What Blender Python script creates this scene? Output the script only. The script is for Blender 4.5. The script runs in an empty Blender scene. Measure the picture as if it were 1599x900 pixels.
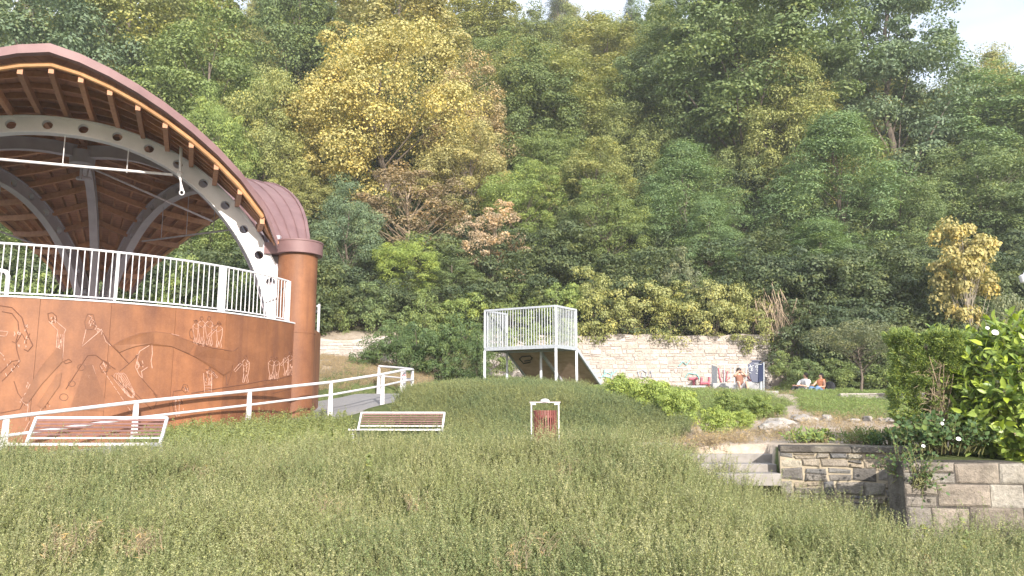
import bpy, bmesh, math, random
import numpy as np
from mathutils import Vector, Matrix
R = math.radians
random.seed(7); rng = np.random.default_rng(11)
scene = bpy.context.scene
# ---------------------------------------------------------------- camera (eye at the origin, z measured from the eye)
F = 1231.0; PITCH = math.atan2(.153, .988)
cam_d = bpy.data.cameras.new('camera'); cam = bpy.data.objects.new('camera', cam_d)
scene.collection.objects.link(cam); scene.camera = cam
cam_d.sensor_width = 36; cam_d.lens = 36 * F / 1599; cam_d.clip_start = .1; cam_d.clip_end = 2000
cam.rotation_euler = (R(90) + PITCH, 0, 0)
# ---------------------------------------------------------------- sky and sun
SUN_AZ, SUN_EL = 18.0, 21.0      # azimuth: degrees to the right of straight behind the camera
w = bpy.data.worlds.new('World'); scene.world = w; w.use_nodes = True
nt = w.node_tree; nt.nodes.clear()
sky = nt.nodes.new('ShaderNodeTexSky'); sky.sky_type = 'NISHITA'; sky.sun_disc = False
sky.sun_elevation = R(SUN_EL); sky.sun_rotation = R(180 - SUN_AZ); sky.dust_density = 3.0; sky.air_density = 1.0; sky.ozone_density = 1.0
bg = nt.nodes.new('ShaderNodeBackground'); bg.inputs[1].default_value = .135
wo = nt.nodes.new('ShaderNodeOutputWorld')
veil = nt.nodes.new('ShaderNodeMix'); veil.data_type = 'RGBA'; veil.inputs[0].default_value = .7; veil.inputs[7].default_value = (6.5, 6.9, 7.7, 1)   # thin high cloud over the blue
cn = nt.nodes.new('ShaderNodeTexNoise'); cn.inputs['Scale'].default_value = 2.2; cn.inputs['Detail'].default_value = 5; tc = nt.nodes.new('ShaderNodeTexCoord'); mp = nt.nodes.new('ShaderNodeMapping'); mp.inputs['Scale'].default_value = (1, 1, 3)
nt.links.new(tc.outputs['Generated'], mp.inputs[0]); nt.links.new(mp.outputs[0], cn.inputs['Vector']); mr = nt.nodes.new('ShaderNodeMapRange'); mr.inputs[1].default_value = .35; mr.inputs[2].default_value = .65; mr.inputs[3].default_value = .35; mr.inputs[4].default_value = .9
nt.links.new(cn.outputs['Fac'], mr.inputs[0]); nt.links.new(mr.outputs[0], veil.inputs[0]); nt.links.new(sky.outputs[0], veil.inputs[6]); nt.links.new(veil.outputs[2], bg.inputs[0]); nt.links.new(bg.outputs[0], wo.inputs[0])
sun_d = bpy.data.lights.new('sun', 'SUN'); sun_d.energy = 4.2; sun_d.angle = R(.6); sun_d.color = (1, .93, .82)
sun = bpy.data.objects.new('sun', sun_d); scene.collection.objects.link(sun)
S = Vector((math.sin(R(SUN_AZ)) * math.cos(R(SUN_EL)), -math.cos(R(SUN_AZ)) * math.cos(R(SUN_EL)), math.sin(R(SUN_EL))))
sun.rotation_euler = S.to_track_quat('Z', 'Y').to_euler()
scene.view_settings.view_transform = 'Standard'; scene.view_settings.look = 'None'
scene.view_settings.exposure = .95; scene.view_settings.gamma = 1.0
scene.cycles.max_bounces = 6; scene.cycles.diffuse_bounces = 3; scene.cycles.glossy_bounces = 2
scene.cycles.transmission_bounces = 3; scene.cycles.volume_bounces = 1; scene.cycles.transparent_max_bounces = 4
scene.cycles.use_denoising = True
# ---------------------------------------------------------------- helpers
COL = scene.collection
CP, SP = math.cos(PITCH), math.sin(PITCH)
def ray(px, py):
    u = (px - 799.5) / F; v = (450 - py) / F
    return Vector((u, CP - v * SP, SP + v * CP))
def at(px, py, Y):
    d = ray(px, py); return d * (Y / d.y)
def sm(a, b, x):
    t = np.clip((x - a) / (b - a), 0, 1); return t * t * (3 - 2 * t)
def tag(o, label=None, cat=None, group=None, kind=None):
    if label: o['label'] = label
    if cat: o['category'] = cat
    if group: o['group'] = group
    if kind: o['kind'] = kind
    return o
def empty(name, loc, label, cat, group=None):
    o = bpy.data.objects.new(name, None); COL.objects.link(o); o.location = loc; o.empty_display_size = .2
    return tag(o, label, cat, group)
def npmesh(name, V, Fc, mats, rnd=None, smooth=False, mi=None):
    """V (n,3), Fc (m,k) array or list of tuples"""
    me = bpy.data.meshes.new(name)
    if isinstance(Fc, np.ndarray):
        m, k = Fc.shape
        me.vertices.add(len(V)); me.vertices.foreach_set('co', np.asarray(V, np.float32).ravel())
        me.loops.add(m * k); me.loops.foreach_set('vertex_index', Fc.astype(np.int32).ravel())
        me.polygons.add(m); me.polygons.foreach_set('loop_start', np.arange(m, dtype=np.int32) * k)
        me.update(calc_edges=True)
    else:
        me.from_pydata([tuple(v) for v in V], [], [tuple(f) for f in Fc]); me.update()
    for m_ in (mats if isinstance(mats, (list, tuple)) else [mats]): me.materials.append(m_)
    if rnd is not None:
        a = me.attributes.new('rnd', 'FLOAT', 'FACE'); a.data.foreach_set('value', np.asarray(rnd, np.float32))
    if mi is not None: me.polygons.foreach_set('material_index', np.asarray(mi, np.int32))
    if smooth: me.polygons.foreach_set('use_smooth', np.ones(len(me.polygons), bool))
    me.update(); return me
def link(name, me, parent=None):
    o = bpy.data.objects.new(name, me); COL.objects.link(o)
    if parent: 
        o.parent = parent
    return o
class MB:
    """collects shapes in world space; build() links them as ONE mesh object relative to its parent"""
    def __init__(s): s.v = []; s.f = []; s.r = []; s.m = []
    def add(s, vs, fs, r=None, m=0):
        n = len(s.v); s.v += [tuple(v) for v in vs]
        r = random.random() if r is None else r
        for f in fs: s.f.append(tuple(i + n for i in f)); s.r.append(r); s.m.append(m)
    def hexa(s, p, r=None, m=0):   # 8 points: bottom 4, top 4
        s.add(p, [(0, 3, 2, 1), (4, 5, 6, 7), (0, 1, 5, 4), (1, 2, 6, 5), (2, 3, 7, 6), (3, 0, 4, 7)], r, m)
    def box(s, c, d, rz=0, r=None, m=0, M=None):
        x, y, z = d[0] / 2, d[1] / 2, d[2] / 2
        ps = [Vector(q) for q in ((-x, -y, -z), (x, -y, -z), (x, y, -z), (-x, y, -z), (-x, -y, z), (x, -y, z), (x, y, z), (-x, y, z))]
        T = M if M is not None else Matrix.Rotation(rz, 3, 'Z')
        s.hexa([T @ q + Vector(c) for q in ps], r, m)
    def beam(s, a, b, wd, h, up=(0, 0, 1), r=None, m=0, taper=1):
        a, b = Vector(a), Vector(b); d = (b - a).normalized(); sd = d.cross(Vector(up)); 
        if sd.length < 1e-4: sd = d.cross(Vector((0, 1, 0)))
        sd.normalize(); u = sd.cross(d).normalized()
        q = lambda p, k: [p - sd * wd / 2 * k - u * h / 2, p + sd * wd / 2 * k - u * h / 2, p + sd * wd / 2 * k + u * h / 2, p - sd * wd / 2 * k + u * h / 2]
        A, B = q(a, 1), q(b, taper)
        s.add(A + B, [(0, 3, 2, 1), (4, 5, 6, 7), (0, 1, 5, 4), (1, 2, 6, 5), (2, 3, 7, 6), (3, 0, 4, 7)], r, m)
    def tube(s, pts, rad, n=8, r=None, m=0, cap=True):
        pts = [Vector(p) for p in pts]; N = len(pts)
        rads = rad if isinstance(rad, (list, tuple)) else [rad] * N
        vs = []; prev = None
        for i, p in enumerate(pts):
            d = (pts[min(i + 1, N - 1)] - pts[max(i - 1, 0)])
            if d.length < 1e-9: d = Vector((0, 0, 1))
            d.normalize()
            if prev is None: a = d.cross(Vector((0, 0, 1))); 
            else: a = prev - d * prev.dot(d)
            if a.length < 1e-3: a = d.cross(Vector((0, 1, 0)))
            a.normalize(); prev = a; b = d.cross(a)
            for k in range(n):
                t = 2 * math.pi * k / n; vs.append(p + (a * math.cos(t) + b * math.sin(t)) * rads[i])
        fs = [(i * n + k, i * n + (k + 1) % n, (i + 1) * n + (k + 1) % n, (i + 1) * n + k) for i in range(N - 1) for k in range(n)]
        if cap: fs += [tuple(reversed(range(n))), tuple(range((N - 1) * n, N * n))]
        s.add(vs, fs, r, m)
    def lathe(s, c, prof, n=32, r=None, m=0):   # prof: (radius, z)
        c = Vector(c); vs = []
        for (ra, z) in prof:
            for k in range(n):
                t = 2 * math.pi * k / n; vs.append(c + Vector((ra * math.cos(t), ra * math.sin(t), z)))
        L = len(prof)
        fs = [(i * n + k, i * n + (k + 1) % n, (i + 1) * n + (k + 1) % n, (i + 1) * n + k) for i in range(L - 1) for k in range(n)]
        fs += [tuple(reversed(range(n))), tuple(range((L - 1) * n, L * n))]
        s.add(vs, fs, r, m)
    def grid(s, P, r=None, m=0, flip=False):   # P[i][j] points
        a, b = len(P), len(P[0]); vs = [q for row in P for q in row]
        fs = [(i * b + j, (i + 1) * b + j, (i + 1) * b + j + 1, i * b + j + 1) for i in range(a - 1) for j in range(b - 1)]
        if flip: fs = [tuple(reversed(f)) for f in fs]
        s.add(vs, fs, r, m)
    def build(s, name, mat, parent=None, smooth=False, bevel=0, flatlim=40):
        off = Vector((0, 0, 0))
        p = parent
        while p is not None: off += p.location; p = p.parent
        origin = Vector((0, 0, 0))
        if parent is None and s.v:      # the thing's origin sits at its base
            A = np.array(s.v); origin = Vector(((A[:, 0].min() + A[:, 0].max()) / 2, (A[:, 1].min() + A[:, 1].max()) / 2, A[:, 2].min()))
        me = npmesh(name, [tuple(Vector(v) - off - origin) for v in s.v], s.f, mat, s.r, False, s.m)
        if smooth:
            me.polygons.foreach_set('use_smooth', np.ones(len(me.polygons), bool)); me.set_sharp_from_angle(angle=R(flatlim))
        o = link(name, me, parent); o.location = origin
        if bevel:
            b = o.modifiers.new('bevel', 'BEVEL'); b.width = bevel; b.segments = 2; b.limit_method = 'ANGLE'
        return o
# ---------------------------------------------------------------- materials
def newmat(name):
    m = bpy.data.materials.new(name); m.use_nodes = True; t = m.node_tree; t.nodes.clear()
    o = t.nodes.new('ShaderNodeOutputMaterial'); return m, t, o
def N(t, ty, **kw):
    n = t.nodes.new(ty)
    for k, v in kw.items():
        if k.startswith('i_'): 
            n.inputs[int(k[2:]) if k[2:].isdigit() else k[2:].replace('_', ' ')].default_value = v
        else: setattr(n, k, v)
    return n
def ramp(t, fac, stops):
    n = t.nodes.new('ShaderNodeValToRGB'); e = n.color_ramp.elements
    while len(e) < len(stops): e.new(.5)
    for k, (p, c) in enumerate(stops): e[k].position = p; e[k].color = (*c, 1) if len(c) == 3 else c
    t.links.new(fac, n.inputs[0]); return n.outputs[0]
def mixc(t, fac, a, b, mode='MIX'):
    n = t.nodes.new('ShaderNodeMix'); n.data_type = 'RGBA'; n.blend_type = mode
    for s, v in ((n.inputs[0], fac), (n.inputs[6], a), (n.inputs[7], b)):
        if hasattr(v, 'default_value') or hasattr(v, 'links'): t.links.new(v, s)
        elif isinstance(v, (int, float)): s.default_value = v
        else: s.default_value = (*v, 1)
    return n.outputs[2]
def noise(t, scale, det=4, rough=.6, vec=None, dist=0):
    n = N(t, 'ShaderNodeTexNoise'); n.inputs['Scale'].default_value = scale; n.inputs['Detail'].default_value = det
    n.inputs['Roughness'].default_value = rough; n.inputs['Distortion'].default_value = dist
    if vec is None:
        vec = objco(t)
    t.links.new(vec, n.inputs['Vector']); return n.outputs['Fac']
def objco(t, sc=None):
    c = N(t, 'ShaderNodeTexCoord').outputs['Object']
    if sc:
        mp = N(t, 'ShaderNodeMapping'); mp.inputs['Scale'].default_value = sc; t.links.new(c, mp.inputs[0]); c = mp.outputs[0]
    return c
def attr(t, nm='rnd'):
    a = N(t, 'ShaderNodeAttribute'); a.attribute_name = nm; return a.outputs['Fac']
def bump(t, h, st=.3, dist=.02):
    b = N(t, 'ShaderNodeBump'); b.inputs['Strength'].default_value = st; b.inputs['Distance'].default_value = dist
    t.links.new(h, b.inputs['Height']); return b.outputs[0]
def finish(t, o, col, rough=.6, metal=0, nrm=None, spec=.5):
    b = N(t, 'ShaderNodeBsdfPrincipled')
    if hasattr(col, 'links'): t.links.new(col, b.inputs['Base Color'])
    else: b.inputs['Base Color'].default_value = (*col, 1)
    if hasattr(rough, 'links'): t.links.new(rough, b.inputs['Roughness'])
    else: b.inputs['Roughness'].default_value = rough
    b.inputs['Metallic'].default_value = metal; b.inputs['Specular IOR Level'].default_value = spec
    if nrm: t.links.new(nrm, b.inputs['Normal'])
    t.links.new(b.outputs[0], o.inputs[0]); return b
def simple(name, c1, c2, scale=6, rough=.6, metal=0, bs=.2, bd=.01, vec=None, spec=.5, rv=.15):
    m, t, o = newmat(name); v = objco(t, vec) if vec else None
    n = noise(t, scale, 5, .6, v); c = ramp(t, n, [(.3, c1), (.7, c2)])
    if rv:
        mu = N(t, 'ShaderNodeMath', operation='MULTIPLY_ADD'); t.links.new(attr(t), mu.inputs[0]); mu.inputs[1].default_value = rv * 2; mu.inputs[2].default_value = 1 - rv
        vm = N(t, 'ShaderNodeVectorMath', operation='SCALE'); t.links.new(c, vm.inputs[0]); t.links.new(mu.outputs[0], vm.inputs['Scale']); c = vm.outputs[0]
    finish(t, o, c, rough, metal, bump(t, n, bs, bd) if bs else None, spec); return m
def leafmat(name, base=None, var=.35, trans=.28, hue=(1.15, .95, .7), rough=.55, patch=None):
    """leaf colour comes from the object's own colour (or base) times a per-leaf variation"""
    m, t, o = newmat(name)
    if base is None: c = N(t, 'ShaderNodeObjectInfo').outputs['Color']
    elif base == 'random':
        r_ = N(t, 'ShaderNodeObjectInfo').outputs['Random']
        c = ramp(t, r_, [(0, (.16, .21, .08)), (.3, (.26, .29, .10)), (.55, (.18, .25, .11)), (.8, (.33, .33, .12)), (1, (.42, .34, .13))])
    else:
        c = N(t, 'ShaderNodeRGB'); c.outputs[0].default_value = (*base, 1); c = c.outputs[0]
    if patch:
        gp = N(t, 'ShaderNodeNewGeometry').outputs['Position']; n1 = noise(t, .9, 3, .6, gp); n2 = noise(t, .28, 2, .5, gp)
        c = mixc(t, ramp(t, n1, [(.35, (0, 0, 0)), (.65, (1, 1, 1))]), c, patch[0]); c = mixc(t, ramp(t, n2, [(.45, (0, 0, 0)), (.62, (.8, .8, .8))]), c, patch[1])
    a = attr(t)
    tint = ramp(t, a, [(0, (1 - var, 1 - var * .8, 1 - var * .6)), (.6, (1, 1, 1)), (1, (hue[0] + var * .5, hue[1] + var * .5, hue[2]))])
    c = mixc(t, 1.0, c, tint, 'MULTIPLY')
    d = N(t, 'ShaderNodeBsdfPrincipled'); t.links.new(c, d.inputs['Base Color']); d.inputs['Roughness'].default_value = rough; d.inputs['Specular IOR Level'].default_value = .35
    tr = N(t, 'ShaderNodeBsdfTranslucent'); t.links.new(mixc(t, 1.0, c, (1.1, 1.15, .6), 'MULTIPLY'), tr.inputs[0])
    mx = N(t, 'ShaderNodeMixShader'); mx.inputs[0].default_value = trans
    t.links.new(d.outputs[0], mx.inputs[1]); t.links.new(tr.outputs[0], mx.inputs[2]); t.links.new(mx.outputs[0], o.inputs[0]); return m
M = {}
def corten():
    m, t, o = newmat('weathering_steel')
    n1 = noise(t, 1.3, 6, .65); n2 = noise(t, 2.2, 5, .6, objco(t, (1.6, 1.6, .12))); n3 = noise(t, 30, 4, .7)
    c = ramp(t, n1, [(.3, (.15, .056, .026)), (.5, (.225, .09, .039)), (.72, (.31, .13, .057))])
    c = mixc(t, ramp(t, n2, [(.40, (0, 0, 0)), (.70, (.6, .6, .6))]), c, (.105, .042, .027))
    c = mixc(t, ramp(t, n3, [(.45, (0, 0, 0)), (.8, (.3, .3, .3))]), c, (.33, .16, .10))
    mu = N(t, 'ShaderNodeMath', operation='MULTIPLY_ADD'); t.links.new(attr(t), mu.inputs[0]); mu.inputs[1].default_value = .3; mu.inputs[2].default_value = .82
    vm = N(t, 'ShaderNodeVectorMath', operation='SCALE'); t.links.new(c, vm.inputs[0]); t.links.new(mu.outputs[0], vm.inputs['Scale'])
    finish(t, o, vm.outputs[0], .62, 0, bump(t, n3, .15, .004), .4); return m
M['corten'] = corten()
M['corten_dark'] = simple('cut_steel_edge', (.10, .04, .024), (.16, .066, .036), 8, .7)
M['corten_light'] = simple('bare_edge_highlight', (.32, .17, .12), (.5, .33, .27), 20, .5)  # pale bare edges and painted-in highlights of the wall relief
M['white'] = simple('white_paint', (.56, .55, .59), (.66, .65, .69), 3, .42, bs=.05, rv=.06)
M['grey_steel'] = simple('grey_painted_steel', (.33, .285, .325), (.41, .36, .405), 2.5, .5, bs=.05)
M['white_steel'] = simple('pale_painted_steel', (.58, .56, .585), (.68, .66, .685), 2, .45, bs=.04, rv=.03)
M['galv'] = simple('galvanised_steel', (.33, .36, .41), (.45, .48, .53), 14, .45, .15, .05)
M['copper'] = simple('brown_sheet_metal', (.155, .085, .09), (.22, .13, .133), 1.5, .6, .1, .05, .004, rv=.06)
M['rafter'] = simple('orange_timber', (.33, .14, .07), (.46, .22, .115), 3, .6, vec=(3, 3, 3), rv=.22)
M['log'] = simple('pale_timber_pole', (.36, .18, .08), (.50, .28, .14), 4, .6, rv=.15)
def deckmat():
    m, t, o = newmat('deck_boards')
    wv = N(t, 'ShaderNodeTexWave'); wv.bands_direction = 'Z'; wv.inputs['Scale'].default_value = 5.5; wv.inputs['Distortion'].default_value = .15
    t.links.new(objco(t), wv.inputs[0])
    n = noise(t, 2.5, 5, .7); c = ramp(t, n, [(.3, (.28, .12, .07)), (.7, (.48, .22, .13))])
    c = mixc(t, ramp(t, wv.outputs['Fac'], [(.0, (.4, .4, .4)), (.10, (0, 0, 0))]), c, (.13, .055, .035))
    finish(t, o, c, .7, 0, bump(t, wv.outputs['Fac'], .2, .01)); return m
M['deck'] = deckmat()
M['slat'] = simple('red_brown_slat', (.15, .078, .075), (.21, .115, .11), 9, .5, rv=.2)
M['bin_red'] = simple('maroon_slat', (.15, .048, .042), (.21, .07, .06), 9, .4, rv=.15)
M['ply'] = simple('weathered_plywood', (.28, .19, .145), (.44, .32, .26), 1.2, .75, vec=(2, 2, 7))
M['paint_black'] = simple('black_spray_paint', (.02, .02, .02), (.04, .04, .045), 9, .6)
M['paint_red'] = simple('red_spray_paint', (.38, .08, .12), (.5, .16, .2), 9, .7)
M['paint_teal'] = simple('teal_spray_paint', (.16, .4, .42), (.3, .5, .5), 9, .7)
M['paint_white'] = simple('white_marker', (.65, .68, .72), (.8, .82, .85), 9, .6)
M['paint_grey'] = simple('grey_spray_paint', (.25, .27, .33), (.35, .36, .42), 9, .7)
def stone(name, cs, mor=None, sc=5, bd=.04, stain=.8):
    m, t, o = newmat(name); n = noise(t, sc, 7, .7); n2 = noise(t, sc * .35, 4, .6)
    k = len(cs); c = ramp(t, attr(t), [(i / (k - 1), cs[i]) for i in range(k)])
    n3 = noise(t, sc * 5, 5, .75)
    c = mixc(t, ramp(t, n, [(.38, (stain, stain, stain)), (.56, (0, 0, 0))]), c, mixc(t, .35, (.05, .045, .04), c))
    c = mixc(t, ramp(t, n2, [(.5, (0, 0, 0)), (.72, (.6, .6, .6))]), c, (.42, .38, .31))
    c = mixc(t, ramp(t, n3, [(.35, (.45, .45, .45)), (.6, (0, 0, 0))]), c, (.09, .08, .07))
    ad = N(t, 'ShaderNodeMath', operation='ADD'); t.links.new(n, ad.inputs[0]); t.links.new(n3, ad.inputs[1])
    finish(t, o, c, .95, 0, bump(t, ad.outputs[0], .9, bd), .15); return m
M['stone_near'] = stone('grey_rubble_stone', stain=.5, cs=[(.16, .15, .145), (.34, .31, .28), (.46, .38, .29), (.2, .2, .21), (.56, .5, .4), (.3, .285, .27)])
M['stone_dark'] = stone('dark_coping_stone', [(.09, .08, .075), (.16, .145, .135), (.23, .21, .19)])
M['stone_big'] = stone('brown_concrete_block', [(.20, .17, .145), (.34, .29, .245), (.27, .25, .23), (.4, .37, .33)], sc=3)
M['stone_far'] = stone('pale_limestone', [(.42, .36, .335), (.52, .47, .45), (.6, .56, .54), (.46, .40, .36), (.56, .52, .50)], sc=3, stain=.25)
M['mortar'] = simple('lime_mortar', (.30, .25, .185), (.42, .36, .27), 9, .95, bs=.6, bd=.02)
M['mortar_far'] = simple('pale_mortar', (.36, .31, .285), (.48, .43, .40), 5, .95, bs=.6, bd=.02)
M['step'] = simple('worn_step_stone', (.21, .19, .175), (.33, .31, .295), 5, .85, bs=.4, bd=.01)
M['concrete'] = simple('grey_concrete', (.25, .25, .26), (.34, .34, .35), 4, .85, bs=.3, bd=.01)
M['asphalt'] = simple('grey_path_surface', (.19, .185, .195), (.25, .245, .255), 14, .9, bs=.3, bd=.005)
M['rock'] = simple('pale_rock', (.26, .235, .215), (.45, .42, .395), 4, .9, bs=.8, bd=.05)
M['plaster'] = simple('ochre_rock_face', (.30, .24, .2), (.46, .40, .36), 1.2, .95, bs=.9, bd=.12)
M['bark'] = simple('brown_bark', (.07, .055, .045), (.17, .135, .11), 2.5, .9, bs=.7, bd=.04, vec=(3, 3, .5))
M['bark_pale'] = simple('pale_bark', (.28, .24, .2), (.42, .37, .32), 2.5, .9, bs=.5, bd=.02, vec=(3, 3, .5))
M['bin_blue'] = simple('dark_blue_plastic', (.018, .026, .07), (.028, .038, .09), 3, .45, bs=.05)
M['leaf'] = leafmat('foliage')
M['leaf_wood'] = leafmat('woodland_foliage', 'random'); M['leaf_under'] = leafmat('undergrowth_foliage', (.10, .135, .065), patch=((.15, .18, .07), (.08, .115, .065)))  # undergrowth greens darkened to paint in the deep shade low in the wood
M['stem'] = simple('green_stem', (.12, .13, .05), (.2, .19, .08), 9, .7)
M['twig'] = simple('dry_twig', (.22, .16, .11), (.36, .28, .2), 9, .8)
M['skin'] = simple('skin', (.5, .28, .2), (.56, .33, .24), 5, .5, bs=0, rv=0)
M['hair'] = simple('dark_hair', (.018, .012, .01), (.04, .026, .02), 30, .5, rv=0)
M['cloth_white'] = simple('white_cotton', (.62, .6, .62), (.74, .72, .73), 12, .8, rv=0)
M['cloth_brown'] = simple('rust_brown_cloth', (.2, .09, .06), (.26, .12, .08), 12, .8, rv=0)
M['cloth_blue'] = simple('denim_blue_cloth', (.1, .18, .36), (.15, .25, .45), 20, .8, rv=0)
M['cloth_orange'] = simple('orange_cloth', (.55, .2, .1), (.62, .26, .14), 12, .8, rv=0)
M['cloth_black'] = simple('black_cloth', (.02, .02, .025), (.04, .04, .05), 12, .7, rv=0)
M['petal'] = simple('white_petal', (.78, .78, .8), (.85, .85, .87), 9, .5, bs=0, rv=0)
# ---------------------------------------------------------------- terrain
def rbf(pts):
    P = np.array(pts, float); n = len(P); X = P[:, :2]
    K = np.sqrt(((X[:, None] - X[None]) ** 2).sum(-1)); A = np.zeros((n + 3, n + 3)); A[:n, :n] = K
    A[:n, n] = 1; A[:n, n + 1:] = X; A[n, :n] = 1; A[n + 1:, :n] = X.T
    sol = np.linalg.solve(A, np.concatenate([P[:, 2], [0, 0, 0]]))
    def f(x, y):
        x = np.asarray(x, float); y = np.asarray(y, float)
        d = np.sqrt((x[..., None] - X[:, 0]) ** 2 + (y[..., None] - X[:, 1]) ** 2)
        return d @ sol[:n] + sol[n] + sol[n + 1] * x + sol[n + 2] * y
    return f
f_low = rbf([(0, -6, -1.75), (-12, -4, -1.75), (12, -4, -1.9), (0, 2, -1.72), (-7, 2, -1.7), (7, 2, -1.85), (0, 6, -1.48), (-5, 6, -1.42), (5, 6, -1.58),
    (0, 9, -1.0), (-6, 9, -.92), (0, 11, -.74), (-4, 11, -.72), (-7, 10.6, -.72), (-10, 10.6, -.8), (2, 11, -.92), (2.8, 10.6, -1.2), (3.7, 9.8, -1.45),
    (4.1, 8.5, -1.55), (5.5, 8, -1.52), (7, 8, -1.55), (9, 8, -1.6), (3, 8, -1.38), (5, 10, -1.6), (10, 10, -1.6), (4, 12, -1.4), (8, 14, -1.3), (14, 10, -1.6), (2.5, 12.5, -.85)])
f_high = rbf([(0, 2, -1.72), (-8, 2, -1.7), (0, 6, -1.48), (-5, 6, -1.42), (0, 9, -1.0), (-6, 9, -.92), (0, 11, -.74), (-4, 11, -.72), (-7, 10.6, -.72), (-10, 10.6, -.8), (2, 11, -.74),
    (-12, 11, -1.1), (-7, 12.2, -.93), (-3, 13, -.93), (0, 13.5, -.93), (1.8, 13.2, -.82), (-2.5, 17, -.93), (0, 16, -.93), (-2.3, 18.3, -.9), (-5.2, 15.5, -.8), (-4.3, 18.5, -.7),
    (-9, 13.4, -1.15), (-6.3, 17.2, -.62), (-4, 21.0, .0), (-9.6, 14.6, -1.0), (-6.9, 18.5, -.3), (-4.6, 22.5, .25), (-2.6, 22.6, .25),
    (1, 17.3, -.85), (3, 17.4, -.75), (1, 20.5, .22), (.6, 22, .40), (-1.2, 20, .22), (-2.6, 21.2, .3), (2, 22, .20), (3.4, 20, -.2), (4, 18, -.42), (1.5, 18.8, 0), (-1, 18.5, -.55), (2.5, 18.9, -.1),
    (1, 24, .58), (2.4, 24.5, .62), (1.5, 26.5, .78), (-1, 26, .7), (5, 30, .75), (10, 30, .56), (13, 30, .56), (-2, 30, 1.0), (10, 36, .95), (3, 36, 1.0), (18, 36, .9), (25, 30, .6), (14, 24, .2), (11, 22.5, .12), (11, 26, .5), (15, 28, .5), (8, 20, 0), (6, 22, .1), (6, 26, .55), (8, 24.5, .4),
    (6, 17, -.3), (9, 16, -.32), (4, 14, -.48), (3, 12.6, -.5), (7, 13, -.5), (5, 11.6, -.53), (6, 10, -.62), (10, 12, -.5), (14, 12, -.5), (8, 10, -.66), (12, 9.8, -.7), (20, 15, -.4),
    (-6, 28, 1.4), (-8, 31, 2.0), (-8, 33, 2.2), (-3.2, 25, .45), (-5.4, 24.5, .4), (-6.5, 26.5, .7), (-3, 28, .9), (-12, 21, -.9), (-12, 14.5, -1.15), (-20, 14, -1.1), (-16, 30, 1.8), (-25, 30, 2), (-30, 18, 0)])
def hill(x, y):
    sl = .588 - .19 * sm(25, 62, x * 100 / np.maximum(y, 30)) 
    z = 3.2 + sl * (y - 37) - .012 * np.maximum(y - 104, 0) ** 2
    return np.maximum(z, -60)
def ground(x, y):
    x = np.asarray(x, float); y = np.asarray(y, float)
    edge = np.where(x < 3.9, 12.1, 11.52 - (x - 3.93) * .272)
    m = np.maximum(np.maximum(sm(-.05, .1, y - edge), sm(0, .12, x - .487 * y - .10) * sm(9.8, 9.95, y)), 1 - sm(1.6, 2.6, x))
    yy = np.clip(y, -8, 38); xx = np.clip(x, -34, 30)
    z = f_low(xx, yy) * (1 - m) + f_high(xx, yy) * m
    wl = np.where(x < -5, 33.3, 36.45)
    h = hill(x, y)
    k = sm(0, .5, y - wl)
    z = z * (1 - k) + np.where(x < -5, np.maximum(h, 2.6 + .3 * (y - 33)), h) * k
    dp = (x - RT0[0]) * -.83 + (y - RT0[1]) * .555; ye = np.where(dp < 3.8, y - np.clip(dp, 0, 9) * .555, y); pz = np.interp(ye, PZ[0], PZ[1]) - .09
    on = ((dp > -.25) & (dp < np.where(ye > 18.5, 3.7, 2.45)) & (ye > 12.4) & (ye < 23.2)) | ((x > -5.4) & (x < -2.4) & (y > 22) & (y < 26.6))
    z = np.where(on, np.minimum(z, pz), z)
    z = z + .02 * np.sin(x * 3.1 + y * 1.3) * np.cos(y * 2.7 - x) 
    return z
rail_px = [(-60, 661, 13.3), (10, 652, 14.0), (213, 628, 16.0), (390, 610.5, 18.1), (517, 597, 20.1), (598, 584.5, 22.1), (636, 577, 23.3)]
RT = [at(*p) for p in rail_px]; RT0 = RT[1]; RH = .84
PZ = ([p.y for p in RT] + [25.2], [p.z - RH for p in RT] + [.52])
def gz(x, y): return float(ground(x, y))
def soilmat():
    m, t, o = newmat('ground_soil')
    n = noise(t, .35, 6, .65); n2 = noise(t, 6, 6, .7)
    dirt = ramp(t, n2, [(.3, (.30, .24, .185)), (.7, (.5, .43, .36))])
    green = ramp(t, n2, [(.3, (.06, .085, .03)), (.7, (.13, .15, .06))])
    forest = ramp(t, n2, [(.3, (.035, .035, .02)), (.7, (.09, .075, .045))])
    a = attr(t, 'dirt'); b = attr(t, 'wood')
    ad = N(t, 'ShaderNodeMath', operation='ADD'); t.links.new(a, ad.inputs[0])
    sc = N(t, 'ShaderNodeMath', operation='MULTIPLY_ADD'); t.links.new(n, sc.inputs[0]); sc.inputs[1].default_value = .9; sc.inputs[2].default_value = -.45
    t.links.new(sc.outputs[0], ad.inputs[1])
    c = mixc(t, ramp(t, ad.outputs[0], [(.35, (0, 0, 0)), (.6, (1, 1, 1))]), green, dirt)
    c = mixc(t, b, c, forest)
    finish(t, o, c, .95, 0, bump(t, n2, .8, .05), .1); return m
M['soil'] = soilmat()
def dirtness(x, y):
    d = sm(2.2, 3.4, x) * sm(11.6, 12.2, y) * (1 - sm(17.5, 20, y)) * (1 - sm(5.0, 7, x) * sm(14, 20, y) * .2)
    d2 = np.exp(-((x - (6.6 + (y - 17) * .26 + .35 * np.sin(y * .9))) / .55) ** 2) * sm(16, 18, y) * (1 - sm(27, 30, y))      # trodden path up the slope
    d3 = np.exp(-((x + 7.0) / 2.2) ** 2 - ((y - 30) / 3.0) ** 2) * .9
    d4 = sm(29.5, 31, y) * (1 - sm(36, 37, y)) * .8
    return np.clip(np.maximum.reduce([d, d2, d3, d4]), 0, 1)
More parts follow.
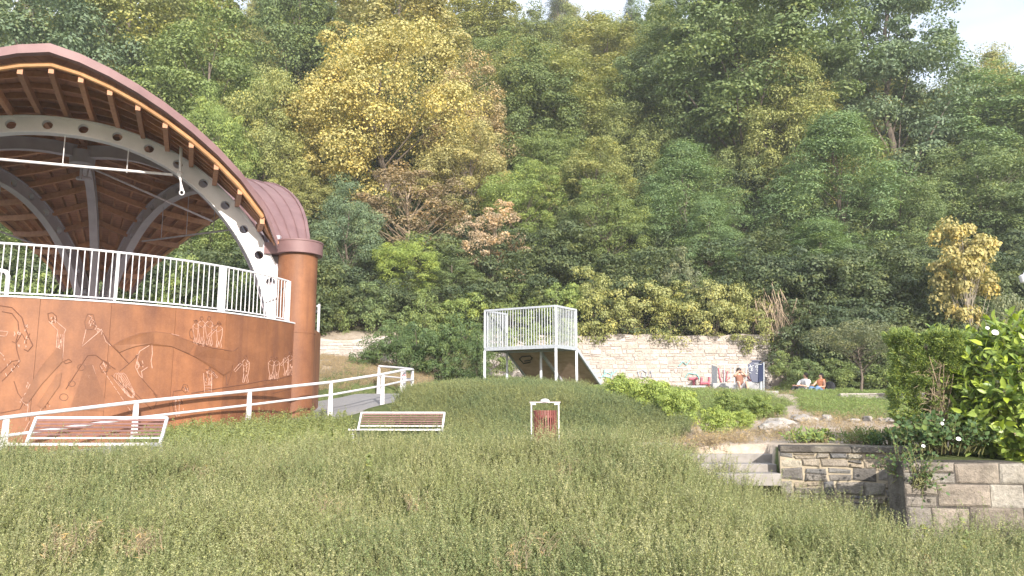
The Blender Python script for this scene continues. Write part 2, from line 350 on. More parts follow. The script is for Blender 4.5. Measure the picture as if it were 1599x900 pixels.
def make_ground():
    xs = np.concatenate([np.linspace(-260, -70, 8)[:-1], np.arange(-70, -26, 2.), np.arange(-26, 2, .3), np.arange(2, 9, .1), np.arange(9, 22, .3), np.arange(22, 90, 2.5), np.linspace(90, 260, 8)])
    ys = np.concatenate([[-60, -30], np.arange(-12, 4, 1.), np.arange(4, 9, .25), np.arange(9, 12.6, .08), np.arange(12.6, 38.5, .25), np.arange(38.5, 135, 2.5), [150, 180, 230]])
    Xg, Yg = np.meshgrid(xs, ys); Z = ground(Xg, Yg)
    Z = np.where(Yg > 130, np.maximum(hill(Xg, Yg), -60), Z); Z = np.where(Yg < -8, -1.75, Z)
    nx, ny = len(xs), len(ys); V = np.stack([Xg, Yg, Z], -1).reshape(-1, 3)
    i, j = np.meshgrid(np.arange(ny - 1), np.arange(nx - 1), indexing='ij'); b = (i * nx + j).ravel()
    Fc = np.stack([b, b + 1, b + nx + 1, b + nx], 1)
    me = npmesh('ground', V, Fc, M['soil'], smooth=True)
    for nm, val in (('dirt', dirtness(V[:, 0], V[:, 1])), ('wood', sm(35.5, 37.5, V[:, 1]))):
        a = me.attributes.new(nm, 'FLOAT', 'POINT'); a.data.foreach_set('value', val.astype(np.float32))
    tag(link('ground', me), kind='structure')
make_ground()
# ---------------------------------------------------------------- bandstand geometry
C0 = Vector((-12.0, 21.4)); RW = 6.6; ZF = 2.17          # stage circle, deck level
RC = Vector((-5.66, 20.5)); LC = Vector((-16.12, 16.27)); BC = Vector((-14.56, 27.45)); G = (RC + LC + BC) / 3
H = 5.64; K0 = H / math.sqrt(3)
SECT = []                                                     # (mid, along(+t end), outward, z+ , z-)
for A_, B_, za_, zb_ in ((RC, LC, 4.15, 4.15), (BC, RC, 3.1, 4.15), (LC, BC, 4.15, 3.1)):
    mid = (A_ + B_) / 2; c = (A_ - mid); SECT.append((mid, c, (mid - G).normalized(), zb_, za_))
def shell(s, t, w_, off=0):
    mid, c, n, zp, zm = SECT[s]; a = abs(t); zt = zp if t >= 0 else zm
    k = (1 - .89 * a) * K0; d = .8 + 1.9 * (1 - a * a); w0 = k / (k + d)
    zi = zt + (7.5 - zt) * (1 - a * a) ** .85
    zm_ = zt + (7.15 - zt) * (1 - a * a) ** .95
    ze = zt - .32 + (7.62 - zt) * (1 - a ** 1.35) ** .64
    z = zi * (w_ - w0) * (w_ - 1) / (w0) + zm_ * w_ * (w_ - 1) / (w0 * (w0 - 1)) + ze * w_ * (w_ - w0) / (1 - w0)
    p = mid + c * t * .89 + n * (-k + w_ * (k + d))
    return Vector((p.x, p.y, z + off))
stand = empty('bandstand', (C0.x, C0.y, -1.0), 'open air bandstand with rust red steel stage wall, corten corner column and brown curved canopy', 'bandstand')
TR = [k * .115 for k in range(-8, 9)]; TT = [-1] + TR + [1]
def curve_beam(mb, pts, wd, h, side):       # rectangular section along pts, side = fixed horizontal side vector
    rows = []
    for p in pts:
        s_ = side * wd / 2
        rows.append([p - s_, p + s_, p + s_ - Vector((0, 0, h)), p - s_ - Vector((0, 0, h)), p - s_])
    mb.grid(rows); mb.add(rows[0][:4], [(0, 1, 2, 3)]); mb.add(rows[-1][:4], [(3, 2, 1, 0)])
roof = None
mb = MB(); WS = [i / 14 for i in range(15)]
for s in range(3):
    mb.grid([[shell(s, t, w_, .30) for w_ in WS] for t in TT], .5)
roof = mb.build('canopy_deck', M['deck'], stand); roof['label'] = 'brown timber underside of the canopy'
mb = MB()
for s in range(3):
    mb.grid([[shell(s, t, w_, .38) for w_ in WS] for t in TT], .5)
    for t in TR:                            # standing seams
        for tt in (t, t + .0575):
            if abs(tt) < .97:
                pass
for s in range(3):
    for k in range(1, 8):
        w_ = k / 8; pts = [shell(s, -.97 + 1.94 * i / 48, w_, .395) for i in range(49)]; mb.tube(pts, .02, 4, .2)
cov = mb.build('roof_covering', M['copper'], roof)
mb = MB()
for s in range(3):
    n3 = Vector((*SECT[s][2], 0)); top, bot, tin, bin_ = [], [], [], []
    for t in TT:
        e = shell(s, t, 1.0); top.append(e + n3 * .10 + Vector((0, 0, .42))); bot.append(e + n3 * .10 + Vector((0, 0, .225)))
        tin.append(e - n3 * .02 + Vector((0, 0, .43))); bin_.append(e - n3 * .02 + Vector((0, 0, .20)))
    mb.grid([bin_, bot, top, tin, bin_], .6)
mb.build('fascia', M['copper'], roof)
for s in range(3):
    side = Vector((*(SECT[s][1].normalized()), 0))
    for i, t in enumerate(TR):
        q = MB(); pts = [shell(s, t, .02 + .928 * k / 14, .12) for k in range(15)]
        curve_beam(q, pts, .105, .17, side); q.build('rafter', M['rafter'], roof)
    nP = 9
    for k in range(nP):
        w_ = .06 + k * (.895) / (nP - 1)
        q = MB()
        for i in range(len(TT) - 1):
            if k == nP - 1:
                if 0 < i < len(TT) - 2: q.tube([shell(s, TT[i], .955, .12), shell(s, TT[i + 1], .955, .12)], .058, 8)
            else:
                a, b = shell(s, TT[i], w_, .23), shell(s, TT[i + 1], w_, .23)
                if (a - b).length > .05: q.beam(a, b, .06, .13)
        q.build('edge_pole' if k == nP - 1 else 'purlin', M['log'] if k == nP - 1 else M['rafter'], roof)
# steel arches with round holes
def arch_z(t, zt=4.66, e=.93):
    a = min(abs(t) / e, 1); return ZF + zt * max(1 - a ** 2.2, 0) ** .65
def steel_arch(path, depth0, depth1, mat, name, holes=True, thick=.16, fl=.26, sp=.78, parent=stand):
    """path: dense list of (Vector centre-line). web with round holes between two flanges"""
    L = [0]
    for a, b in zip(path, path[1:]): L.append(L[-1] + (b - a).length)
    tot = L[-1]; n = max(2, round(tot / sp)); hd = Vector((path[-1].x - path[0].x, path[-1].y - path[0].y, 0)).normalized(); sd = Vector((hd.y, -hd.x, 0))
    def P(l):
        l = min(max(l, 0), tot); i = max(0, min(len(L) - 2, int(np.searchsorted(L, l)) - 1)); f = (l - L[i]) / (L[i + 1] - L[i])
        p = path[i].lerp(path[i + 1], f); i0, i1 = max(i - 2, 0), min(i + 3, len(path) - 1); d = (path[i1] - path[i0]).normalized()
        return p, d, sd.cross(d).normalized()
    def Q(l, v, off):
        p, d, nn = P(l); f = abs(2 * l / tot - 1) if holes else 0
        dep = depth0 + (depth1 - depth0) * f ** 2
        return p + nn * v * dep / 2 + sd * off
    q = MB(); cell = tot / n
    for i in range(n):
        lc = (i + .5) * cell; r = .115; hasH = holes and .05 < (i + .5) / n < .95
        for off in (-thick / 2, thick / 2):
            if hasH:
                inner, outer = [], []; dep = (Q(lc, 1, 0) - Q(lc, -1, 0)).length
                for k in range(24):
                    a = 2 * math.pi * k / 24; cx, cy = math.cos(a), math.sin(a)
                    inner.append(Q(lc + r * cx, r * cy * 2 / dep, off))
                    mx = max(abs(cx) / (cell / 2), abs(cy) / 1.0) 
                    m2 = max(abs(cx), abs(cy)); bx, by = cx / m2, cy / m2
                    outer.append(Q(lc + bx * cell / 2, by, off))
                q.add(inner + outer, [(k, (k + 1) % 24, 24 + (k + 1) % 24, 24 + k) for k in range(24)], .5)
            else:
                q.grid([[Q(i * cell + cell * a / 4, -1, off), Q(i * cell + cell * a / 4, 1, off)] for a in range(5)], .5)
        if hasH:
            dep = (Q(lc, 1, 0) - Q(lc, -1, 0)).length
            ra = [[Q(lc + r * math.cos(2 * math.pi * k / 24), r * math.sin(2 * math.pi * k / 24) * 2 / dep, o_) for o_ in (-thick / 2, thick / 2)] for k in range(25)]
            q.grid(ra, .2)
    for v in (-1, 1):
        rows = []
        for k in range(n * 6 + 1):
            l = tot * k / (n * 6); a = Q(l, v, -fl / 2); b = Q(l, v, fl / 2); p, d, nn = P(l); e = nn * .012 * v
            rows.append([a - e, b - e, b + e * 1.5, a + e * 1.5, a - e])
        q.grid(rows, .5)
    return q.build(name, mat, parent, smooth=True, flatlim=30)
for s in range(3):
    mid, c, n, zp, zm = SECT[s]; path = []
    for i in range(121):
        t = math.sin((i / 120 - .5) * math.pi) * .93
        p = mid + c * t - n * .12; path.append(Vector((p.x, p.y, arch_z(t) + .02)))
    steel_arch(path, .38, .62, M['white_steel'] if s == 0 else M['grey_steel'], 'steel_arch')
for cc in (RC, LC, BC):
    path = []; zt_ = 4.3 if cc is not BC else 3.4
    for i in range(61):
        t = .03 + .87 * math.sin(i / 60 * math.pi / 2); p = G.lerp(cc, t)
        path.append(Vector((p.x, p.y, ZF + 5.0 * (1 - (t / .905) ** 2.4) ** .7)))
    steel_arch(path, .3, .3, M['grey_steel'], 'steel_rib', holes=False, thick=.2, fl=.24)
q = MB(); q.lathe((G.x, G.y, 6.95), [(.1, -.2), (.32, -.12), (.34, .25), (.1, .3)], 20); q.tube([(G.x, G.y, 6.8), (G.x, G.y, 6.4)], .04)
q.build('crown_node', M['grey_steel'], stand, True)
def onchord(s, t, z, o=0):
    mid, c, n, *_ = SECT[s]; p = mid + c * t + n * (o - .12); return Vector((p.x, p.y, z))
q = MB(); q.tube([onchord(0, -.60, 5.85), onchord(0, .437, 5.93)], .035); 
q.build('tie_rod', M['white_steel'], stand, True)
for t in (-.25, 0.0, .25):
    q = MB(); q.tube([onchord(0, t, 5.86), onchord(0, t, arch_z(t) - .18)], .013, 6); q.build('hanger', M['white_steel'], stand)
for (s, t0, t1) in ((1, -.62, .45), (2, -.45, .62)):
    q = MB(); q.tube([onchord(s, t0, 5.1), onchord(s, t1, 5.5)], .028)
    for f in (.3, .55, .8):
        t = t0 + (t1 - t0) * f; q.tube([onchord(s, t, 5.1 + .4 * f), onchord(s, t, arch_z(t) - .15)], .012, 5)
    q.build('tie_rod', M['grey_steel'], stand, True)
q = MB(); a = Vector((G.x, G.y, 6.85)); q.tube([a, onchord(0, .62, 5.1, -1.3)], .028); q.build('tie_rod', M['grey_steel'], stand, True)
# white hanging bracket with shackles
q = MB(); p0 = at(284, 205, 19.05); p1 = at(281, 272, 19.05); p2 = at(284, 301, 19.05)
q.tube([p0, p1], [.045, .035]); q.lathe(p0 + Vector((0, 0, -.04)), [(.05, -.06), (.075, 0), (.05, .06)], 12); q.lathe(p1, [(.05, -.08), (.085, 0), (.05, .07)], 12)
q.tube([p1 + Vector((.02, 0, -.05)), p2 + Vector((-.03, 0, .05))], .022); q.tube([p1 + Vector((-.02, 0, -.05)), p2 + Vector((.05, 0, .0))], .018)
q.tube([p2 + Vector((.06 * math.cos(a_ * .5236), 0, .06 * math.sin(a_ * .5236))) for a_ in range(13)], .016, 6)
q.build('shackle_hanger', M['white_steel'], stand, True)
q = MB(); p0 = at(367, 355, 19.6)
q.tube([p0 + Vector((.06 * math.cos(a_ * .5236), 0, .06 * math.sin(a_ * .5236))) for a_ in range(13)], .014, 6); q.build('eye_bolt', M['white_steel'], stand)
# spotlight ring below the crown
q = MB(); p0 = at(131, 279, 21.6); tq = []
q.tube([p0 + Vector((.17 * math.cos(a_ * .5236), .12 * math.sin(a_ * .5236), .02 * math.sin(a_ * .5236))) for a_ in range(13)], .05, 8); q.tube([p0 + Vector((0, .1, .0)), p0 + Vector((.08, .1, .42))], .025)
q.build('spotlight', M['grey_steel'], stand, True)
# corten corner columns with caps
for cc in (RC, LC):
    q = MB(); q.lathe((cc.x, cc.y, 0), [(.52, -1.6), (.52, 1.95), (.53, 1.955), (.53, 1.985), (.505, 1.99), (.505, 4.12)], 48, .35)
    q.lathe((cc.x, cc.y, 0), [(.535, -1.3), (.535, .1)], 48, .1)
    colo = q.build('column', M['corten'], stand, True)
    q = MB(); q.lathe((cc.x, cc.y, 0), [(.5, 4.02), (.63, 4.03), (.63, 4.33), (.645, 4.34), (.645, 4.375), (.3, 4.45)], 48, .6)
    dirv = (C0 - cc).normalized(); q.beam((cc.x + dirv.x * .3, cc.y + dirv.y * .3, 4.18), (cc.x + dirv.x * .75, cc.y + dirv.y * .75, 4.18), .9, .3)
    q.build('column_cap', M['copper'], colo, True, flatlim=30)
    q = MB(); q.beam((cc.x + dirv.x * .62, cc.y + dirv.y * .62, 2.1), (cc.x + dirv.x * .62, cc.y + dirv.y * .62, 4.6), .2, .14, (0, 1, 0)); q.build('bearing_post', M['grey_steel'], stand)
q = MB(); q.box((BC.x + .35, BC.y - .85, 2.6), (1.0, .3, .95), R(0)); q.build('arch_foot', M['grey_steel'], stand, bevel=.02)
# stage wall: bowed corten panels
def polar(a, r, z): return Vector((C0.x + r * math.cos(a), C0.y + r * math.sin(a), z))
def wall_hit(px, py, r=RW):
    d = ray(px, py); dx, dy = d.x / d.y, 1.0
    A = dx * dx + 1; B = -2 * (dx * C0.x + C0.y); Cc = C0.length_squared - r * r
    D = B * B - 4 * A * Cc
    if D < 0: return None
    y = (-B - math.sqrt(D)) / (2 * A); return d * (y / d.y)
def hit_ang(px):
    p = wall_hit(px, 560); return math.atan2(p.y - C0.y, p.x - C0.x)
seams = [hit_ang(x) for x in (55, 168, 270, 350, 416, 456)]
st = seams[1] - seams[0]; seams = [seams[0] - st * k for k in range(5, 0, -1)] + seams
e0 = seams[-1]; seams += [e0 + R(12) * k for k in range(1, 10)]
sw = MB(); sw.lathe((C0.x, C0.y, 0), [(RW - .06, -1.7), (RW - .06, ZF - .06), (.1, ZF - .02)], 96)
swo = sw.build('stage_floor', M['concrete'], stand)
for k in range(len(seams) - 1):
    a0, a1 = seams[k] + .0004, seams[k + 1] - .0004; q = MB(); n_ = 8
    top = ZF
    out = [[polar(a0 + (a1 - a0) * i / n_, rr, zz) for (rr, zz) in ((RW - .05, -1.7), (RW, -1.7), (RW, top), (RW - .05, top), (RW - .05, -1.7))] for i in range(n_ + 1)]
    q.grid(out); q.add(out[0][:4], [(0, 1, 2, 3)]); q.add(out[-1][:4], [(3, 2, 1, 0)])
    q.build('wall_panel', M['corten'], stand, True)
q = MB(); rows = [[polar(a, rr, zz) for rr, zz in ((RW - .1, ZF + .004), (RW + .02, ZF + .004), (RW + .02, ZF + .035), (RW - .1, ZF + .035), (RW - .1, ZF + .004))] for a in np.linspace(seams[0], e0 + .01, 60)]
q.grid(rows); q.build('edge_angle', M['white'], stand, True)
# relief drawing cut into the wall (coordinates read off the photograph, laid on the curved steel)
Ldark, Llight, plates = MB(), MB(), MB()
def A5(p): return (p[0] / 3.214, 440 + p[1] / 3.214)
def A6(p): return (240 + p[0] / 3.214, 440 + p[1] / 3.214)
def dense(pts, n=3):
    o = []
    for a, b in zip(pts, pts[1:]): o += [(a[0] + (b[0] - a[0]) * i / n, a[1] + (b[1] - a[1]) * i / n) for i in range(n)]
    return o + [pts[-1]]
def relief(mb_, pts, cv, r=.011, off=.003):
    r *= .66
    P3 = [wall_hit(*cv(p), RW + off) for p in dense(pts)]; P3 = [p for p in P3 if p]
    if len(P3) > 1: mb_.tube(P3, r, 5)
def plate(pts, cv, thick=.022):
    P3 = [wall_hit(*cv(p), RW + thick) for p in pts]; Pb = [wall_hit(*cv(p), RW - .003) for p in pts]
    n_ = len(P3)
    bmx = bmesh.new(); vs = [bmx.verts.new(p) for p in P3]; f = bmx.faces.new(vs); bmesh.ops.triangulate(bmx, faces=[f])
    bmx.verts.index_update(); plates.add([v.co.copy() for v in bmx.verts], [tuple(v.index for v in f.verts) for f in bmx.faces], .0); bmx.free()
    plates.add(P3 + Pb, [(i, (i + 1) % n_, n_ + (i + 1) % n_, n_ + i) for i in range(n_)], 0, 1)
def musician(x, y, s, cv, flip=1, inst=0):
    f = lambda pts: [(x + flip * a * s, y + b * s) for a, b in pts]
    relief(Ldark, f([(-4, -2), (-2, -7), (3, -7), (4, -2), (1, 2), (-3, 1), (-4, -2)]), cv, .012)
    relief(Llight, f([(-2, 4), (-9, 10), (-8, 28), (-4, 46), (-7, 60), (-3, 61), (1, 44), (4, 60), (8, 60), (5, 40), (6, 22), (8, 8), (2, 3)]), cv, .010)
    relief(Ldark, f([(6, 10), (14, 16), (20, 10)]), cv, .010); relief(Llight, f([(-8, 12), (2, 20), (12, 14)]), cv, .008)
    if inst == 1: relief(Llight, f([(14, 12), (30, 30), (26, 34), (10, 16), (14, 12)]), cv, .009)
    if inst == 2: relief(Ldark, f([(-14, 18), (-20, 30), (-16, 46), (-8, 50), (-4, 40), (-14, 18)]), cv, .010)
relief(Ldark, [(0, 120), (60, 130), (110, 180), (125, 230), (150, 290), (165, 320), (140, 350), (120, 340)], A5, .014)
relief(Ldark, [(10, 150), (60, 160), (90, 200), (95, 250), (80, 300), (85, 345), (100, 400), (40, 470), (10, 500)], A5, .012)
relief(Llight, [(0, 248), (40, 252), (30, 275), (0, 272)], A5); relief(Ldark, [(60, 300), (80, 310), (110, 260), (130, 300), (150, 260)], A5)
relief(Llight, [(0, 355), (20, 375)], A5); relief(Ldark, [(0, 460), (60, 400), (90, 395)], A5); relief(Ldark, [(70, 500), (90, 560), (120, 600), (100, 640), (0, 660)], A5)
relief(Ldark, [(240, 160), (262, 155), (282, 172), (285, 200), (260, 205), (245, 190), (240, 160)], A5)
relief(Llight, [(270, 190), (330, 240), (322, 262), (318, 350), (312, 395)], A5); relief(Llight, [(245, 200), (290, 245), (284, 330)], A5)
for k in range(4): relief(Llight, [(286 + 9 * k, 265), (282 + 9 * k, 332)], A5, .008)
plate([(285, 335), (312, 340), (315, 400), (270, 420), (205, 520), (140, 610), (110, 600), (160, 500), (210, 420)], A5)
for k in range(7): relief(Llight, [(240 - 18 * k, 405 + 28 * k), (212 - 18 * k, 425 + 28 * k), (232 - 18 * k, 445 + 28 * k)], A5, .010)
relief(Ldark, [(318, 402), (345, 388), (360, 402), (330, 412), (318, 402)], A5)
plate([(310, 455), (285, 465), (185, 620), (215, 640), (300, 520)], A5)
for k in range(5): relief(Llight, [(276 - 16 * k, 500 + 30 * k), (262 - 16 * k, 545 + 30 * k)], A5, .008)
relief(Ldark, [(432, 240), (425, 200), (440, 162), (468, 165), (480, 215), (465, 240), (432, 240)], A5); relief(Llight, [(432, 240), (412, 325), (500, 250), (510, 238)], A5, .011)
for (x, y) in ((445, 170), (460, 190), (470, 215), (478, 240)): relief(Llight, [(x, y), (x + 16, y + 10), (x + 6, y + 26)], A5, .010)
relief(Llight, [(485, 235), (512, 245), (530, 300), (555, 322)], A5, .010)
relief(Ldark, [(510, 250), (550, 310), (600, 360), (645, 410)], A5, .014); relief(Ldark, [(600, 450), (655, 405), (700, 360)], A5, .012)
arc1 = [(570, 320), (600, 300), (640, 280), (700, 260), (780, 252), (860, 262)]; arc2 = [(600, 355), (640, 338), (680, 325), (760, 310), (830, 318), (862, 324)]
plate(arc1 + arc2[::-1], A5)
arc3 = [(0, 255), (90, 265), (190, 302), (205, 318)]; arc4 = [(0, 312), (90, 325), (180, 362)]
plate(arc3 + arc4[::-1], A6)
plate([(215, 322), (290, 335), (350, 348), (412, 350), (405, 400), (385, 450), (350, 470), (290, 415), (200, 372)], A6)
relief(Ldark, arc1, A5, .013); relief(Ldark, arc2, A5, .013); relief(Llight, [(860, 262), (900, 272)], A5); relief(Ldark, [(0, 255), (90, 265), (190, 302), (290, 332), (400, 350), (425, 330)], A6, .013)
relief(Ldark, [(0, 312), (90, 325), (190, 370), (280, 415), (350, 440)], A6, .013)
for cx, cy, rr in ((408, 430, 20), (360, 512, 18), (320, 580, 22), (440, 470, 12)):
    relief(Ldark, [(cx + rr * math.cos(a_ * .628), cy + rr * .8 * math.sin(a_ * .628)) for a_ in range(11)], A5, .010)
relief(Ldark, [(330, 540), (400, 430), (440, 370), (480, 368), (520, 400), (580, 440)], A5, .013); relief(Llight, [(465, 420), (490, 500), (520, 585)], A5, .010)
plate([(350, 640), (430, 420), (462, 415), (525, 585), (520, 650)], A5, .012)
relief(Ldark, [(500, 420), (520, 395), (545, 410), (540, 450), (510, 455), (500, 420)], A5)
for k in range(9): relief(Llight, [(500 + 22 * k * .8, 420 + 26 * k), (514 + 22 * k * .8, 440 + 26 * k)], A5, .009)
for k in range(4):
    x0 = 572 + 12 * k; relief(Llight, [(x0, 470), (x0 + 10, 458), (x0 + 24, 470), (x0 + 96 - 9 * k, 560), (x0 + 90 - 9 * k, 585), (x0 + 70 - 9 * k, 575), (x0, 490), (x0, 470)], A5, .008)
relief(Llight, [(750, 320), (700, 350), (690, 390), (680, 430), (700, 470), (715, 485), (710, 450), (740, 430)], A5, .012); relief(Llight, [(762, 315), (765, 360), (758, 400), (764, 435)], A5, .013)
relief(Llight, [(690, 400), (700, 420), (690, 440)], A5, .012); relief(Ldark, [(715, 490), (790, 575)], A5); relief(Ldark, [(560, 470), (700, 600)], A5); relief(Ldark, [(640, 520), (760, 640)], A5, .009)
def ticks(cx, cy, w_, h_, n_, cv, sl=(.3, 1)):  # scattered short strokes, mostly pale, painting speckled highlights on the figures
    rr_ = random.Random(int(cx * 7 + cy))
    for _ in range(n_):
        x, y = cx + rr_.uniform(-w_, w_), cy + rr_.uniform(-h_, h_); l = rr_.uniform(4, 13); relief(Llight if rr_.random() < .7 else Ldark, [(x, y), (x + l * sl[0] * rr_.choice((-1, 1)), y + l * sl[1]), (x + l * rr_.uniform(-.5, .8), y + l * 1.4)], cv, .012)
for a_ in ((100, 270, 40, 60, 16), (265, 180, 14, 18, 7), (300, 300, 12, 30, 8), (225, 420, 18, 24, 10), (150, 530, 22, 30, 12), (120, 590, 20, 25, 9), (460, 205, 14, 28, 9), (490, 245, 20, 12, 6), (440, 460, 16, 16, 6), (530, 415, 22, 14, 7), (700, 400, 16, 40, 12), (640, 520, 30, 30, 10), (60, 420, 40, 40, 10), (230, 600, 20, 30, 8)): ticks(*a_, A5)
for a_ in ((250, 300, 40, 16, 12), (270, 480, 14, 30, 10), (465, 430, 12, 40, 8), (600, 470, 20, 16, 8), (680, 440, 18, 30, 8), (130, 600, 24, 50, 10), (160, 530, 14, 12, 5)): ticks(*a_, A6)
musician(212, 205, 1.7, A6, 1, 2); musician(240, 190, 2.0, A6, 1, 0); musician(278, 190, 2.1, A6, 1, 0); musician(328, 215, 1.9, A6, -1, 1)
relief(Ldark, [(200, 195), (222, 200)], A6); relief(Ldark, [(318, 208), (342, 214)], A6)
musician(462, 385, 2.0, A6, -1, 1); musician(590, 390, 1.7, A6, 1, 0); musician(618, 392, 1.6, A6, -1, 0); musician(664, 375, 1.6, A6, 1, 0); musician(686, 365, 1.7, A6, -1, 1)
relief(Ldark, [(600, 312), (602, 380)], A6); relief(Ldark, [(260, 440), (300, 450), (310, 480), (280, 500)], A6); musician(282, 440, 1.3, A6, 1, 1)
for k in range(3): relief(Llight, [(252, 520 + 14 * k), (290, 520 + 14 * k)], A6, .010)
relief(Llight, [(250, 460), (256, 555)], A6); relief(Llight, [(292, 480), (290, 555)], A6)
relief(Ldark, [(170, 520), (150, 515), (140, 540), (160, 560), (175, 540), (170, 520)], A6); relief(Ldark, [(140, 545), (100, 550), (92, 610), (110, 680)], A6); musician(120, 590, 1.4, A6)
relief(Ldark, [(190, 560), (360, 530), (460, 515), (560, 495), (620, 490), (690, 470)], A6, .015); relief(Ldark, [(230, 575), (460, 540), (600, 512)], A6, .010); relief(Ldark, [(600, 560), (700, 535)], A6)
relief(Ldark, [(360, 350), (366, 520)], A6); relief(Ldark, [(408, 350), (395, 440), (370, 520)], A6)
relief(Ldark, [(0, 560), (20, 590), (0, 640)], A6); relief(Llight, [(130, 700), (140, 640), (150, 560)], A5); relief(Llight, [(100, 790), (150, 700)], A5)
for mb_, mi_ in ((Ldark, 1), (Llight, 2)): plates.add(mb_.v, mb_.f, .5, mi_)
plates.build('relief', [M['corten'], M['corten_dark'], M['corten_light']], stand)
# balustrade round the stage
RB = RW - .12; ang_end = hit_ang(452); ang0 = seams[0]
bal = empty('balustrade', tuple(polar(ang_end, RB, ZF + .04)), 'white curved balustrade of thin upright bars along the top of the rusty stage wall', 'railing')
arc = lambda a0, a1, z, n_: [polar(a, RB, z) for a in np.linspace(a0, a1, n_)]
q = MB(); q.tube(arc(ang0, ang_end, ZF + 1.08, 80), .026); q.build('handrail', M['white'], bal, True)
q = MB(); q.tube(arc(ang0, ang_end, ZF + .10, 80), .016); q.build('bottom_rail', M['white'], bal, True)
posts = [hit_ang(346), ang_end, hit_ang(173), hit_ang(-40)]
for i, a in enumerate(posts):
    q = MB(); T = Matrix.Rotation(a, 3, 'Z'); q.box(polar(a, RB, ZF + .56), (.03 if i == 2 else .06, .035 if i == 2 else .16, 1.06), M=T); q.build('post', M['white'], bal)
nb = int((ang_end - ang0) * RB / .128)
bar_me = None
for i in range(nb):
    a = ang0 + (ang_end - ang0) * (i + .5) / nb
    if a < hit_ang(-60) and i % 1: continue
    q = MB(); p = polar(a, RB, 0)
    o = None
    if bar_me is None:
        q.tube([(0, 0, 0), (0, 0, .97)], .0105, 6); bar_me = npmesh('baluster', q.v, q.f, M['white'], q.r)
    o = link('baluster', bar_me, bal); o.location = Vector((p.x, p.y, ZF + .11)) - bal.location
# rear guard rail seen past the column and hoop on the stage
RB2 = RW - .1
bal2 = empty('balustrade', tuple(polar(R(14), RB2, ZF)), 'short white railing end just visible behind the rusty corner column', 'railing')
q = MB(); q.tube([polar(a, RB2, 2.95) for a in np.linspace(R(9), R(50), 12)], .026); q.build('handrail', M['white'], bal2, True)
for k in range(5):
    a = R(9 + k * 10); q = MB(); q.box(polar(a, RB2 + .05, 2.45), (.06, .13, 1.1), M=Matrix.Rotation(a, 3, 'Z')); q.build('post', M['white'], bal2)
q = MB(); p = at(13, 430, 18.0); p.z = ZF
q.tube([p + Vector((0, 0, 0)), p + Vector((0, 0, .9)), p + Vector((-.06, 0, 1.0)), p + Vector((-.2, 0, 1.03)), p + Vector((-.6, .05, 1.03)), p + Vector((-.7, .05, .9)), p + Vector((-.7, .05, 0))], .05, 10)
tag(q.build('hoop_rail', M['white'], None, True), 'thick white hoop rail standing on the stage behind the bars at far left', 'rail')
# ---------------------------------------------------------------- ramp path and its railing
inner = Vector((-.83, .555, 0)); base = [p - Vector((0, 0, RH)) for p in RT]
q = MB(); lft = [b + inner * -.12 for b in base[:6]] + [Vector((-2.75, 23.6, PZ[1][-2] + .05)), Vector((-2.5, 25.2, .52))]
rgt = [b + inner * (2.3 if i_ < 3 else 3.5) for i_, b in enumerate(base[:6])] + [Vector((-5.3, 24.8, .40)), Vector((-5.2, 26.6, .54))]
q.grid([lft, rgt]); q.grid([rgt, [r_ - Vector((0, 0, .8)) for r_ in rgt]]); q.grid([[l - Vector((0, 0, .8)) for l in lft], lft])
o = q.build('path', M['asphalt']); tag(o, kind='structure')
rr = empty('ramp_railing', tuple(base[1]), 'long white handrail climbing the ramp past the rusty stage wall', 'railing')
turn = [RT[-1], at(645, 577.5, 24.0), at(642, 576.5, 25.0), at(628, 575, 25.6), at(592, 572, 26.2)]
q = MB(); q.tube(RT + turn[1:], .036, 10); q.build('handrail', M['white'], rr, True)
q = MB(); dn = Vector((0, 0, -.32)); q.tube([p + dn for p in RT + turn[1:]], .027, 8); q.build('mid_rail', M['white'], rr, True)
alongd = (RT[4] - RT[2]).normalized()
for i, p in enumerate(RT[:-1] + [at(632, 578, 23.5), at(644, 578, 24.6), at(628, 575, 25.6), at(592, 572, 26.2)]):
    q = MB(); b = p - Vector((0, 0, RH + .12)); q.beam(b, p - Vector((0, 0, .03)), .15, .03, up=(-alongd.y, alongd.x, 0), taper=.62); q.build('post', M['white'], rr)
q = MB(); p = at(632, 580, 23.5); q.box((p.x - .02, p.y - .03, p.z - .12), (.1, .02, .05)); q.build('sticker', M['paint_red'], rr)
